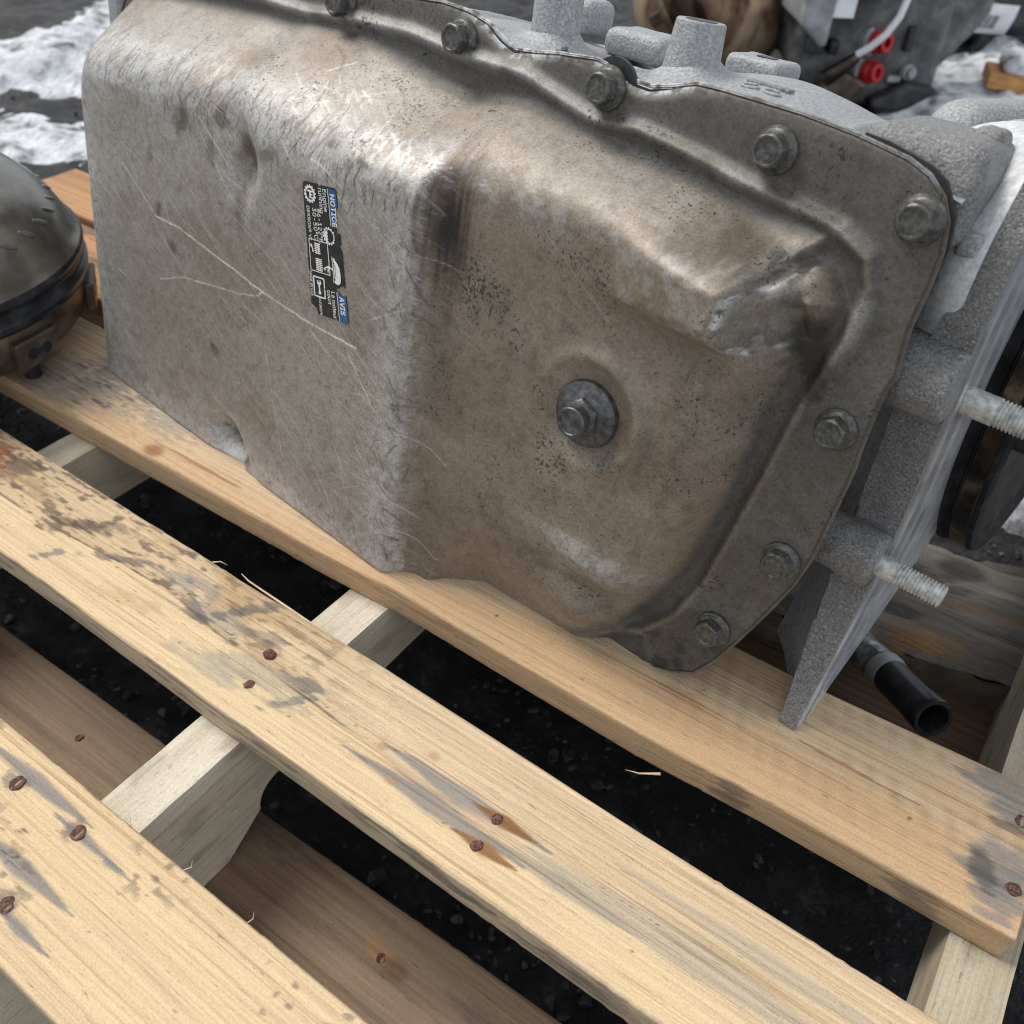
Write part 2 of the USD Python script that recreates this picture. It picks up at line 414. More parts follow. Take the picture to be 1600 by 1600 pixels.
m_bg_dark = noisy('far_dark_casting', ramp3((0.015, 0.015, 0.016), (0.035, 0.035, 0.037), (0.08, 0.08, 0.083)), 22, rough=0.5, metal=0.3, bump=0.5, bump_dist=0.004)
m_brown = noisy('bronze_brown_shell', ramp3((0.03, 0.018, 0.012), (0.24, 0.16, 0.10), (0.60, 0.45, 0.30), .36, .5, .62), 9, rough=0.3, metal=0.75, bump=0.2, bump_dist=0.004, vec=(1, 1, 0.5), distortion=0.8)
m_snow = noisy('old_snow', [(0.0, (0.10, 0.10, 0.10)), (0.36, (0.16, 0.16, 0.165)), (0.45, (0.50, 0.515, 0.54)), (0.55, (0.72, 0.74, 0.77)), (0.72, (0.84, 0.85, 0.88))], 26, rough=0.6, bump=0.9, bump_dist=0.018, bump_scale=70, spec=0.3, detail=9)
m_ice = noisy('dirty_slush', ramp3((0.06, 0.062, 0.07), (0.24, 0.25, 0.27), (0.5, 0.51, 0.54), .36, .5, .66), 22, rough=0.4, bump=0.7, bump_dist=0.008, bump_scale=70)
m_ground = noisy('wet_black_gravel', [(0.3, (0.0025, 0.0025, 0.003)), (0.48, (0.006, 0.006, 0.0068)), (0.62, (0.022, 0.0225, 0.025)), (0.78, (0.09, 0.092, 0.098))], 48, rough=0.5, bump=1.0, bump_dist=0.008, bump_scale=190, detail=8, spec=0.4)
m_stone = noisy('grey_pebble', ramp3((0.006, 0.006, 0.0066), (0.018, 0.018, 0.0195), (0.075, 0.074, 0.073)), 60, rough=0.55, bump=0.4, bump_dist=0.002, spec=0.4)
m_leaf = noisy('dry_brown_leaf', ramp3((0.07, 0.035, 0.015), (0.15, 0.08, 0.035), (0.24, 0.14, 0.07)), 90, rough=0.7, bump=0.4, bump_dist=0.001)
m_hose = noisy('clear_plastic_hose', ramp3((0.55, 0.56, 0.58), (0.68, 0.69, 0.71), (0.75, 0.76, 0.78)), 20, rough=0.2, bump=0.0)
m_orange = noisy('orange_tan_wood', ramp3((0.24, 0.11, 0.03), (0.36, 0.18, 0.055), (0.46, 0.25, 0.09)), 18, rough=0.7, bump=0.3, bump_dist=0.002, vec=(1, 6, 6))
m_label_black = noisy('label_black_film', ramp3((0.009, 0.009, 0.009), (0.013, 0.0125, 0.012), (0.03, 0.028, 0.025)), 300, rough=0.35, bump=0.08)
m_label_blue = noisy('label_blue_film', ramp3((0.02, 0.06, 0.16), (0.03, 0.09, 0.24), (0.05, 0.12, 0.29)), 260, rough=0.35, bump=0.05)
m_label_white = noisy('label_white_print', ramp3((0.50, 0.49, 0.46), (0.68, 0.67, 0.64), (0.76, 0.75, 0.72), .3, .45, .6), 420, rough=0.45, bump=0.0)
m_grey_sheet = noisy('grey_taupe_sheet', ramp3((0.085, 0.076, 0.068), (0.11, 0.10, 0.09), (0.14, 0.128, 0.115)), 24, rough=0.6, bump=0.15, bump_dist=0.002)

# ------------------------------------------------------------------ ground and snow
GZ = -0.130


def ground_height(x, y):
    near = np.exp(-((x ** 2 + y ** 2) / 1.2 ** 2))
    h = 0.030 * (F(x * 2.2, y * 2.2, 3, 5) - 0.5) + 0.026 * (F(x * 14, y * 14, 7, 3) - 0.5) + 0.014 * (N(x * 42, y * 42, 15) - 0.5)
    h = h * (1 - 0.7 * near) + near * 0.006 * (F(x * 40, y * 40, 11, 3) - 0.6)
    return GZ + np.minimum(h, 0.0 + 0.03 * (1 - near)) - 0.004 * near


def axis_stations(lo, hi, fine_lo, fine_hi, fine, grow=1.25):
    a = list(np.arange(fine_lo, fine_hi, fine))
    s, p = fine, a[-1]
    while p < hi:
        s *= grow; p += s; a.append(p)
    s, p = fine, a[0]
    b = []
    while p > lo:
        s *= grow; p -= s; b.append(p)
    return np.array(b[::-1] + a)


gx = axis_stations(-60, 60, -1.9, 0.6, 0.014)
gy = axis_stations(-60, 60, -0.5, 2.3, 0.014)
GX, GY = np.meshgrid(gx, gy)
far = smoothstep(2.5, 8.0, np.hypot(GX, GY))
Z = ground_height(GX, GY) * (1 - far) + GZ * far
put('/World', 'ground', (np.c_[GX.ravel(), GY.ravel(), Z.ravel()], grid_faces(len(gy), len(gx))), m_ground, smooth=True)
tag(stage.GetPrimAtPath('/World/ground'), kind='structure')


def snow_patch(name, cx, cy, w, h, poly, thick, seed, step=0.012, mat=None, kind='structure', edge=0.09):
    """a bank of snow: a mound over an uneven outline that thins out to its edge"""
    xs = np.arange(cx - w, cx + w, step); ys = np.arange(cy - h, cy + h, step)
    X, Y = np.meshgrid(xs, ys)
    P = Polygon(poly)
    pts = shapely.points(X.ravel(), Y.ravel())
    sd = np.where(shapely.contains(P, pts), 1, -1) * shapely.distance(P.exterior, pts)
    sd = sd.reshape(X.shape) + edge * 1.1 * (F(X * 9, Y * 9, seed, 4) - 0.5) + edge * .9 * (F(X * 34, Y * 34, seed + 3, 3) - 0.5)
    t = smoothstep(0, edge * 1.6, sd)
    z = np.maximum(ground_height(X, Y), GZ - 0.006) - 0.004 + thick * t * (0.35 + 0.9 * F(X * 6, Y * 6, seed + 5, 4)) + 0.02 * t * (F(X * 40, Y * 40, seed + 9, 3) - 0.5) - 0.02 * (1 - smoothstep(-0.03, 0.0, sd))
    f = grid_faces(*X.shape)
    keep = (sd.ravel()[f] > -0.03).any(1)
    m = trimesh.Trimesh(np.c_[X.ravel(), Y.ravel(), z.ravel()], f[keep], process=False)
    m.remove_unreferenced_vertices()
    p = put('/World', name, m, mat or m_snow, smooth=True)
    tag(stage.GetPrimAtPath(p), kind=kind)
    return p


snow_patch('snow', -1.38, 0.72, 0.6, 0.55, [(-1.62, .55), (-1.66, .80), (-1.72, 1.0), (-1.84, 1.12), (-1.78, 1.2), (-1.40, .92), (-1.20, .80), (-1.10, .69), (-1.22, .625), (-1.33, .60), (-1.37, .50)], 0.05, 21)
snow_patch('snow', -1.1, 0.5, 0.45, 0.35, [(-1.36, .50), (-1.30, .565), (-1.15, .625), (-.95, .60), (-.92, .48), (-1.05, .41), (-1.15, .365), (-1.34, .37)], 0.035, 31)
snow_patch('snow', 0.1, 2.05, 0.75, 0.75, [(-.18, 1.60), (-.20, 1.80), (-.14, 2.0), (-.22, 2.2), (-.1, 2.6), (.6, 2.6), (.7, 1.7), (.30, 1.40), (.02, 1.42), (-.1, 1.5)], 0.055, 41, step=0.014)
snow_patch('snow', 0.42, 0.62, 0.32, 0.25, [(.20, .47), (.22, .70), (.45, .80), (.70, .70), (.66, .50), (.42, .43)], 0.03, 51, step=0.008, mat=m_ice, edge=0.05)
snow_patch('snow', 0.31, 0.185, 0.09, 0.07, [(.265, .175), (.29, .215), (.33, .215), (.335, .165), (.30, .15)], 0.016, 61, step=0.004, mat=m_ice, edge=0.022)

# loose stones and dry leaves seen between the boards
rng = np.random.default_rng(5)
vs, fs, o = [], [], 0
ico0 = trimesh.creation.icosphere(subdivisions=0)
for _ in range(9000):
    x, y = rng.uniform(-0.55, 0.5), rng.uniform(-0.35, 0.5)
    if rng.random() < 0.25:
        x, y = rng.uniform(-1.7, -0.5), rng.uniform(0.2, 1.3)
    r = min(0.0075, rng.lognormal(-6.35, 0.5))
    v = np.array(ico0.vertices) * (r * rng.uniform(.6, 1.5), r * rng.uniform(.6, 1.4), r * rng.uniform(.4, .9))
    v = v * (1 + 0.6 * (rng.random((len(v), 1)) - .5))
    a_ = rng.uniform(0, 6.28)
    v = v @ np.array([[math.cos(a_), math.sin(a_), 0], [-math.sin(a_), math.cos(a_), 0], [0, 0, 1]]) + (x, y, GZ - 0.001)
    vs.append(v); fs.append(ico0.faces + o); o += len(v)
tag(stage.GetPrimAtPath(put('/World', 'loose_stones', (np.vstack(vs), np.vstack(fs)), m_stone, smooth=False)), label='small dark stones scattered on the black ground under the pallet', cat='stones', kind='stuff')
for (x, y, a, L, lb_) in [(0.235, -0.005, .5, .010, 'largest dry brown leaf in the black gap below the deck board under the pan'), (0.30, -0.02, 1.2, .008, 'dry brown leaf in the black gap nearest the end stringer'), (0.185, 0.005, 1.0, .006, 'small dry brown leaf in the black gap straight below the oil pan corner')]:
    n = 10
    t = np.linspace(-1, 1, n)
    wd = (1 - t ** 2) ** .7 * .42
    top = np.vstack([np.c_[t, wd, .12 * t ** 2 + .1], np.c_[t, 0 * wd, .12 * t ** 2], np.c_[t, -wd, .12 * t ** 2 + .1]])
    v = np.vstack([top, top - (0, 0, .04)]) * L
    f = np.vstack([grid_faces(3, n), grid_faces(3, n, True) + 3 * n])
    c, s = math.cos(a), math.sin(a)
    v = v @ np.array([[c, s, 0], [-s, c, 0], [0, 0, 1]]) + (x, y, GZ + .006)
    tag(stage.GetPrimAtPath(put('/World', 'dry_leaf', (v, f), m_leaf, smooth=True)), label=lb_, cat='leaf', group='dry leaves on the ground under the pallet')

# ------------------------------------------------------------------ pallet
T_BOARD = 0.0213
Z_BOT = -0.112
pallet = thing('pallet', (-0.15, 0.0, GZ), 'pale pine pallet with rusty nails under the transmission', 'pallet')


def lat_grain(x, y, z, seed, y0, z0, sp):
    rr = np.hypot(y - y0 + 0.010 * (F(x * 2.2, y * 6, seed, 3) - .5), z - z0 + 0.020 * (F(x * 1.3, y * 2, seed + 3, 2) - .5))
    ph = rr / sp + 0.5 * F(x * 5, y * 40, seed + 6, 2)
    fr = ph - np.floor(ph)
    return smoothstep(.45, .9, fr) * (1 - smoothstep(.92, 1.0, fr))


def board(name, x0, x1, near, far_, ztop, T, seed, base, dark, paint=None, along='x', step=0.0017, ring=(0.05, -0.08, 0.0042), rag=0.0004, label=None, zfun=None, mat=None, edge_tone=0.86):
    xs = np.arange(x0, x1 + 1e-6, step)
    yn = np.interp(xs, *zip(*near)) if np.ndim(near) else np.full(len(xs), near)
    yf = np.interp(xs, *zip(*far_)) if np.ndim(far_) else np.full(len(xs), far_)
    def wander(s):
        return rag * 1.0 * (F(xs * 18, xs * 0 + s, seed + 40 + s, 5) - .5) + rag * 1.6 * smoothstep(.66, .8, N(xs * 60, xs * 0 + s, seed + 50 + s)) * (N(xs * 300, xs * 0, seed + 60 + s) - .3)
    c = 0.0012
    nt, nsd, nb = 78, 14, 3
    prof = []                                     # (s across 0..1, inset, z, face)
    for s in np.linspace(0, 1, nt):
        prof.append((s, 0, 0.0, 0))
    for k in np.linspace(0, 1, nsd):
        prof.append((1, 0, -c - (T - 2 * c) * k, 1))
    for s in np.linspace(1, 0, nb):
        prof.append((s, 0, -T, 2))
    for k in np.linspace(1, 0, nsd):
        prof.append((0, 0, -c - (T - 2 * c) * k, 3))
    prof = np.array(prof)
    a_n, a_f = yn + wander(1), yf + wander(2)
    S = prof[:, 0][None, :]
    inset = np.where((prof[:, 3] == 0) | (prof[:, 3] == 2), c, 0.0)[None, :]
    Y = (a_n[:, None] + inset) * (1 - S) + (a_f[:, None] - inset) * S
    X = np.repeat(xs[:, None], len(prof), 1)
    Zr = np.repeat(prof[:, 2][None, :], len(xs), 0)
    side = (prof[:, 3] == 1) | (prof[:, 3] == 3)
    bulge = 0.0006 * (F(X * 20, Zr * 160, seed + 70, 3) - .5)
    Y = Y + np.where(side[None, :], bulge * np.where(prof[:, 3] == 1, 1, -1)[None, :], 0)
    low = wander(4)                                # ragged lower arris
    Zr = Zr + np.where((prof[:, 3] == 2)[None, :], 0, 0) + low[:, None] * 0.5 * (-Zr / T)
    top = (prof[:, 3] == 0)[None, :]
    Zr = Zr + np.where(top, 0.0006 * (F(X * 18, Y * 60, seed + 80, 3) - .6), 0)
    if zfun is not None:
        Zr = Zr + np.where(top, zfun(X, Y), 0)
    xx, yy, zz = X.ravel(), Y.ravel(), Zr.ravel()
    g = lat_grain(xx, yy, zz, seed, (np.mean(yn) + np.mean(yf)) / 2 + ring[0], ring[1], ring[2])
    big = F(xx * 3, yy * 14, seed + 90, 4)
    col = lerp(base, dark, np.clip(0.62 * g + 0.9 * (big - .5), 0, 1))
    fib = F(xx * 10, yy * 900 + zz * 700, seed + 95, 3)
    col = col * (0.90 + 0.2 * fib)[:, None]
    face = np.repeat(prof[:, 3][None, :], len(xs), 0).ravel()
    isside = (face == 1) | (face == 3)
    col[isside] = lerp(col[isside] * edge_tone, np.array(base) * .8, 0.35 * F(xx[isside] * 6, zz[isside] * 300, seed + 97, 3))
    if paint is not None:
        col = paint(xx, yy, zz, face, col)
    v = np.c_[xx, yy, ztop + zz] if along == 'x' else np.c_[yy, xx, ztop + zz]
    n, m = len(xs), len(prof)
    i = np.arange(n - 1)[:, None] * m + np.arange(m)[None, :]
    j = np.arange(n - 1)[:, None] * m + (np.arange(m) + 1)[None, :] % m
    q = np.stack([i, j, j + m, i + m], -1).reshape(-1, 4)
    f = np.vstack([q[:, [0, 2, 1]], q[:, [0, 3, 2]]])
    caps = []
    for r, fl in ((0, 1), (n - 1, -1)):
        ring_ = v[r * m:(r + 1) * m]
        ctr = ring_.mean(0)
        k = len(v)
        v = np.vstack([v, ring_, ctr[None]])
        ec = lerp(base, dark, 0.5 + .5 * np.sin(np.hypot(ring_[:, 1] - .3, ring_[:, 2]) * 1500)) * .75
        col = np.vstack([col, ec, np.array(base)[None] * .7])
        t = np.arange(m)
        tri = np.c_[k + t, k + (t + 1) % m, np.full(m, k + m)]
        caps.append(tri if fl > 0 else tri[:, ::-1])
    f = np.vstack([f] + caps)
    if along == 'y':
        f = f[:, ::-1]
    return put(pallet, name, (v, f), mat or (m_wood if along == 'x' else m_wood_y), col=col, label=label)


def blot(x, y, cx, cy, sx, sy, ang=0.0, seed=0, ragged=0.7, fx=30, fy=220):
    fx, fy = fx * 1.6, fy * 1.8
    """a stain with a ragged, grain-following outline, 0..1"""
    c, s = math.cos(ang), math.sin(ang)
    u = ((x - cx) * c + (y - cy) * s) / sx
    w = (-(x - cx) * s + (y - cy) * c) / sy
    d = np.hypot(u, w) + ragged * (F(x * fx, y * fy, seed, 4) - .5) * 2.4
    return (1 - smoothstep(0.62, 1.0, d)) * (.72 + .28 * N(x * 120, y * 700, seed + 2))


def streak(x, y, cx, cy, l, wdt, seed=0, one=0):
    """blue-grey iron stain running along the grain from a nail"""
    dx = x - cx
    ww = wdt * np.clip(1 - np.abs(dx) / l, 0, 1) ** .8 + 1e-5
    if one:
        ww = np.where(dx * one > -0.004, ww, 1e-5)
    d = np.abs(y - cy + 0.0022 * (F(x * 30, x * 0, seed, 3) - .5)) / ww + .5 * (F(x * 30, y * 420, seed + 1, 3) - .5)
    return 1 - smoothstep(.55, 1.15, d)


GREYST = np.array((0.17, 0.165, 0.155)); DARKST = np.array((0.055, 0.048, 0.042)); RUSTST = np.array((0.22, 0.10, 0.035))
PINE = (0.585, 0.455, 0.300); PINE_D = (0.47, 0.335, 0.195)

nails_b1 = [(0.3815, 0.027), (0.3775, 0.067)]
nails_b2 = [(-0.002, -0.079), (0.005, -0.101), (0.163, -0.087), (0.163, -0.104)]
nails_b3 = [(-0.041, -0.211), (0.006, -0.210), (0.010, -0.250)]


def paint1(x, y, z, face, c):
    c = lerp(c, np.array((0.50, 0.30, 0.145)), .55 * smoothstep(.35, .7, F(x * 2.5, y * 20, 300, 3)))
    t = face == 0
    saw = (.5 + .5 * np.sin((x + y * .30) * 2 * np.pi / 0.0125 + 7 * F(x * 14, y * 9, 301, 3))) * smoothstep(.35, .6, F(x * 30, y * 160, 304, 3))
    amt = smoothstep(.10, .25, x) * smoothstep(0.0, 0.05, y) * .24 + .05
    c = np.where(t[:, None], c * (1 - (amt * saw)[:, None] * .55), c)
    # dirt and scuffs at the left
    for k, (cx, cy, sx, sy, a) in enumerate([(-.30, .03, .05, .02, .0), (-.29, .055, .05, .02, .2), (-.345, .02, .03, .02, 0), (-.22, .035, .03, .02, 0)]):
        c = lerp(c, GREYST * 1.3, .55 * t * blot(x, y, cx, cy, sx, sy, a, 310 + k, 1.4, 80, 300))
    n = F(x * 90, y * 420, 320, 3)
    c = lerp(c, DARKST, .8 * t * smoothstep(.62, .72, n) * blot(x, y, -.29, .035, .07, .03, 0, 322))
    c = lerp(c, GREYST, .5 * t * blot(x, y, -.335, .008, .05, .018, 0, 323))
    # knot with a split on the near arris
    k = np.hypot((x + .205) / 1.5, y - .004)
    c = lerp(c, np.array((.24, .11, .05)), .8 * (1 - smoothstep(.003, .008, k)))
    c = lerp(c, np.array((.30, .15, .07)), .7 * streak(x, y, -.165, .012, .05, .0022, 324))
    c = lerp(c, np.array((.24, .10, .045)), .75 * t * streak(x, y, .292, .046, .040, .0013, 325))
    c = lerp(c, np.array((.33, .18, .08)), .5 * t * blot(x, y, .205, .035, .02, .006, 0, 326))
    # grey iron stains round the nails at the right end
    for (cx, cy, sx, sy, a) in [(.372, .035, .022, .016, .3), (.382, .073, .03, .011, .1), (.366, .083, .025, .008, .1), (.377, .022, .014, .02, 0)]:
        c = lerp(c, GREYST * 1.1, .85 * t * blot(x, y, cx, cy, sx, sy, a, 330, .5, 40, 160))
    c = lerp(c, DARKST, .7 * t * (blot(x, y, .367, .029, .006, .014, .5, 331) + blot(x, y, .372, .060, .010, .004, .2, 332)).clip(0, 1))
    c = lerp(c, DARKST * 1.6, .6 * (face == 3) * (blot(x, z, .250, -.010, .012, .012, 0, 333) + blot(x, z, .345, -.012, .016, .012, 0, 334)).clip(0, 1))
    for (cx, cy) in [(.100, .040), (.262, .072), (.085, .022), (.33, .035)]:
        c = lerp(c, DARKST, .8 * t * (1 - smoothstep(.0008, .0016, np.hypot(x - cx, y - cy))))
    return c


def paint2(x, y, z, face, c):
    t = face == 0
    ridge = np.interp(x, [-.69, -.205, -.128, -.089, -.037, .016, .047, .11, .2, .39], [-.088, -.088, -.082, -.080, -.086, -.088, -.089, -.094, -.098, -.10])
    below = smoothstep(-.001, .001, ridge - y)
    c = np.where(t[:, None], lerp(c, np.array((.66, .50, .29)), .55 * below), c)
    c = np.where(t[:, None], lerp(c, np.array((.47, .33, .18)), .35 * (1 - below) * smoothstep(.1, -.1, x)), c)
    up = (1 - below) * smoothstep(.09, -.04, x)
    sp = F(x * 120, y * 330, 340, 4)
    c = lerp(c, DARKST * 1.2, t * up * .75 * smoothstep(.56, .68, sp))
    c = lerp(c, np.array((.36, .24, .125)), t * up * .55 * smoothstep(.45, .6, F(x * 22, y * 60, 343, 3)))
    for k, (cx, cy, sx, sy, a, col, am) in enumerate([
            (-.188, -.080, .022, .010, .5, (.10, .06, .045), .85), (-.165, -.068, .020, .008, .6, (.13, .10, .08), .6), (-.262, -.060, .02, .009, 0, (.07, .055, .045), .8),
            (-.232, -.070, .02, .008, .1, (.30, .2, .1), .6), (-.172, -.105, .013, .004, .9, (.16, .16, .165), .85), (-.128, -.078, .030, .004, .45, (.11, .10, .095), .8),
            (-.083, -.068, .024, .011, .1, (.24, .22, .19), .75), (-.060, -.083, .018, .006, -.3, (.15, .11, .08), .8), (-.045, -.077, .028, .009, .1, (.24, .21, .18), .6),
            (-.036, -.062, .030, .005, .85, (.12, .11, .10), .85), (-.012, -.071, .02, .005, .3, (.15, .12, .10), .6), (.030, -.082, .016, .006, .2, (.14, .13, .12), .85),
            (.030, -.098, .018, .0035, .9, (.15, .145, .14), .85), (-.10, -.100, .03, .006, .1, (.34, .20, .08), .35), (-.020, -.104, .03, .010, .1, (.28, .26, .22), .5),
            (.005, -.094, .035, .012, 0, (.28, .26, .22), .55), (-.30, -.075, .03, .03, 0, (.22, .05, .01), .8)]):
        c = lerp(c, np.array(col), am * t * blot(x, y, cx, cy, sx, sy, a, 350 + k, .75, 60, 240))
    # crack line along the ridge
    c = lerp(c, DARKST * 1.6, .75 * t * (1 - smoothstep(.0004, .0011, np.abs(y - ridge))) * smoothstep(.40, .55, F(x * 25, x * 0, 372, 3)) * smoothstep(.16, .05, x))
    # grey streaks trailing from the lower pair of nails
    c = lerp(c, GREYST * 1.15, .8 * t * streak(x, y, .142, -.0865, .055, .0060, 374))
    c = lerp(c, GREYST * 1.15, .8 * t * streak(x, y, .132, -.1000, .060, .0062, 376))
    c = lerp(c, GREYST * 1.3, .55 * t * streak(x, y, .205, -.0965, .045, .005, 378))
    c = lerp(c, GREYST * 1.5, .40 * t * streak(x, y, .27, -.090, .09, .010, 379))
    c = lerp(c, GREYST * 1.5, .35 * t * streak(x, y, .30, -.072, .08, .006, 380))
    for (cx, cy) in nails_b2[2:]:
        c = lerp(c, RUSTST, .9 * t * streak(x, y, cx + .004, cy + .0005, .020, .0040, 382))
    for (cx, cy) in [(.09, -.088), (.107, -.101), (.116, -.077)]:
        c = lerp(c, np.array((.40, .23, .10)), .6 * t * (1 - smoothstep(.0015, .0032, np.hypot((x - cx) / 1.4, y - cy))))
    sd = (face == 3)
    c = lerp(c, np.array((.42, .35, .25)), .45 * sd)
    c = lerp(c, DARKST * 1.4, .7 * sd * (blot(x, z, .15, -.008, .035, .006, -.08, 384) + blot(x, z, .235, -.012, .03, .006, 0, 385) + .6 * smoothstep(.58, .7, F(x * 40, z * 300, 386, 3))).clip(0, 1))
    return c


def paint3(x, y, z, face, c):
    t = face == 0
    c = lerp(c, np.array((.62, .45, .25)), .4 * t)
    for k, (cx, cy, l, wd, one) in enumerate([(-.035, -.2045, .045, .0048, 0), (.012, -.2105, .028, .0028, 0), (.0, -.2365, .038, .0050, 0), (.024, -.2525, .022, .003, 0), (.030, -.2115, .016, .0022, 1)]):
        c = lerp(c, GREYST * 1.1, .85 * t * streak(x, y, cx, cy, l, wd, 400 + 3 * k, one))
    for (cx, cy) in nails_b3:
        c = lerp(c, np.array((.16, .13, .11)), .8 * t * blot(x, y, cx - .001, cy, .008, .006, 0, 420, .5, 100, 200))
    c = lerp(c, DARKST, .85 * t * smoothstep(.6, .68, F(x * 300, y * 500, 421, 2)) * (blot(x, y, -.022, -.226, .012, .0035, .1, 422) + blot(x, y, -.012, -.2345, .01, .003, .1, 423)).clip(0, 1))
    c = lerp(c, DARKST * 2, .6 * t * smoothstep(.735, .78, N(x * 260, y * 260, 424)) * smoothstep(.5, .7, N(x * 20, y * 20, 425)))
    return c


def paint_b(x, y, z, face, c):
    for k in range(9):
        r_ = np.random.default_rng(440 + k)
        c = lerp(c, DARKST * 1.5, .6 * blot(x, y, r_.uniform(-.3, .3), -.12 - r_.uniform(0, .12), .03, .008, 0, 450 + k, 1.0))
    c = lerp(c, np.array((.30, .16, .07)), .6 * blot(x, y, .125, -.137, .014, .006, 0, 470))
    k = np.hypot((x - .135) / 1.5, y + .139)
    return lerp(c, np.array((.10, .05, .025)), .6 * (1 - smoothstep(.003, .008, k)))


XR = 0.388
step_z = lambda X, Y: -0.0012 * smoothstep(-.0015, .0015, Y - np.interp(X, [-.69, -.205, -.089, .016, .2, .39], [-.088, -.088, -.080, -.088, -.098, -.10])) * smoothstep(.12, .0, X)
board('deck_board', -.69, XR, [(-.69, -.008), (-.325, -.005), (-.19, -.003), (-.037, -.001), (.023, .002), (.196, -.001), (.268, .002), (.388, .003)], [(-.69, .090), (-.361, .089), (.268, .087), (.388, .092)], 0.0, T_BOARD, 101, (.565, .43, .285), (.475, .335, .20), paint1, ring=(.03, -.05, .0048), label='deck board carrying the oil pan')
board('deck_board', -.69, XR, [(-.69, -.120), (-.146, -.1203), (0, -.1222), (.12, -.1225), (.263, -.1230), (.388, -.1230)], [(-.69, -.044), (-.315, -.0455), (-.06, -.048), (.056, -.0475), (.223, -.051), (.388, -.053)], 0.0, T_BOARD, 111, PINE, PINE_D, paint2, ring=(-.05, -.04, .0040), zfun=step_z, label='middle deck board with cracked dark ridge and rust-streaked nails')
board('deck_board', -.69, XR, [(-.69, -.268), (.0, -.267), (.388, -.267)], [(-.69, -.194), (-.02, -.193), (.388, -.193)], 0.0, T_BOARD, 121, (.61, .475, .305), (.52, .38, .22), paint3, ring=(-.10, -.06, .0030), label='clean nearest deck board with grey nail streaks')
board('deck_board', -.69, -.10, .118, .205, 0.0, T_BOARD, 131, (.42, .23, .11), (.26, .13, .06), lambda x, y, z, f, c: lerp(c, DARKST * 1.5, .7 * (blot(x, y, -.44, .165, .06, .02, .1, 480, 1.1) + blot(x, y, -.56, .19, .05, .02, .3, 481, 1.1)).clip(0, 1)), ring=(.02, -.04, .006), label='orange-brown deck board behind the torque converter')
board('deck_board', -.69, -.30, .215, .29, 0.0, T_BOARD, 136, (.42, .24, .12), (.28, .15, .07), None, ring=(.02, -.04, .006))
# bottom boards
m_bot = m_wood
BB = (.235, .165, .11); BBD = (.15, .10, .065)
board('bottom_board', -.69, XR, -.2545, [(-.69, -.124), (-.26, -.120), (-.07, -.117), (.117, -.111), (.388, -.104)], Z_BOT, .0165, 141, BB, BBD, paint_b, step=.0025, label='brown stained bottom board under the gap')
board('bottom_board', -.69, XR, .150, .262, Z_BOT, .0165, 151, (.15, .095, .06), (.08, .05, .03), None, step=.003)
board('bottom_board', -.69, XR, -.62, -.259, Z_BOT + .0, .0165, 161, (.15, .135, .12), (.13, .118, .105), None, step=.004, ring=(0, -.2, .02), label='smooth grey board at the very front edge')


def stringer(cx, wdt, base, dark, seed, y0=-.62, y1=.62, label=None):
    """a stringer: a plank on edge with a rounded notch cut in its lower side"""
    zt, zb = -T_BOARD - .0004, Z_BOT + .0004
    notch = sbox(-.120, zb - .1, .075, -.074).buffer(-.016).buffer(.016)
    mouth = Polygon([(-.150, zb - .001), (-.120, zb + .020), (.075, zb + .020), (.105, zb - .001)])
    prof = sbox(y0, zb, y1, zt).difference(notch).difference(mouth)
    v, f = extrude(prof, -wdt / 2, wdt / 2)
    man = m3.Manifold(m3.Mesh(np.ascontiguousarray(v, np.float32), np.ascontiguousarray(f, np.uint32)))
    tm = trimesh.Trimesh(v, f, process=True)
    man = m3.Manifold(m3.Mesh(np.ascontiguousarray(tm.vertices, np.float32), np.ascontiguousarray(tm.faces, np.uint32)))
    man = man.refine_to_length(0.006)
    v, f = arr(man)
    v = np.c_[v[:, 2] + cx, v[:, 0], v[:, 1]]
    tm = trimesh.Trimesh(v, f, process=True)
    if tm.volume < 0:
        tm.invert()
    v, f = np.array(tm.vertices), np.array(tm.faces)
    # split sharp edges, then paint each vertex
    tm = trimesh.graph.smooth_shade(trimesh.Trimesh(v, f, process=False), angle=math.radians(40), facet_minarea=None)
    v, f = np.array(tm.vertices), np.array(tm.faces)
    x, y, z = v.T
    g = lat_grain(y, x * 1.0, z, seed, cx + .03, -.2, .004)
    c = lerp(base, dark, np.clip(.5 * g + .8 * (F(y * 4, z * 40 + x * 40, seed + 5, 4) - .5) + .1, 0, 1))
    c = lerp(c, np.array(dark) * .55, .55 * smoothstep(.62, .75, F(y * 25, x * 90 + z * 90, seed + 8, 3)))
    v[:, 0] += .0007 * (F(y * 60, z * 60, seed + 12, 3) - .5); v[:, 2] += .0009 * (F(y * 60, x * 120, seed + 13, 3) - .5)
    return put(pallet, 'stringer', (v, f), m_wood_y, col=c, label=label)


stringer(-.660, .030, (.50, .42, .30), (.38, .30, .19), 501)
stringer(-.2825, .0292, (.54, .48, .37), (.44, .37, .26), 511)
stringer(0.0, .0304, (.60, .54, .43), (.50, .42, .31), 521, label='cream stringer with a rounded notch under the middle of the pallet')
stringer(.381, .0300, (.46, .40, .30), (.36, .30, .21), 531, label='fuzzy rough-sawn end stringer')


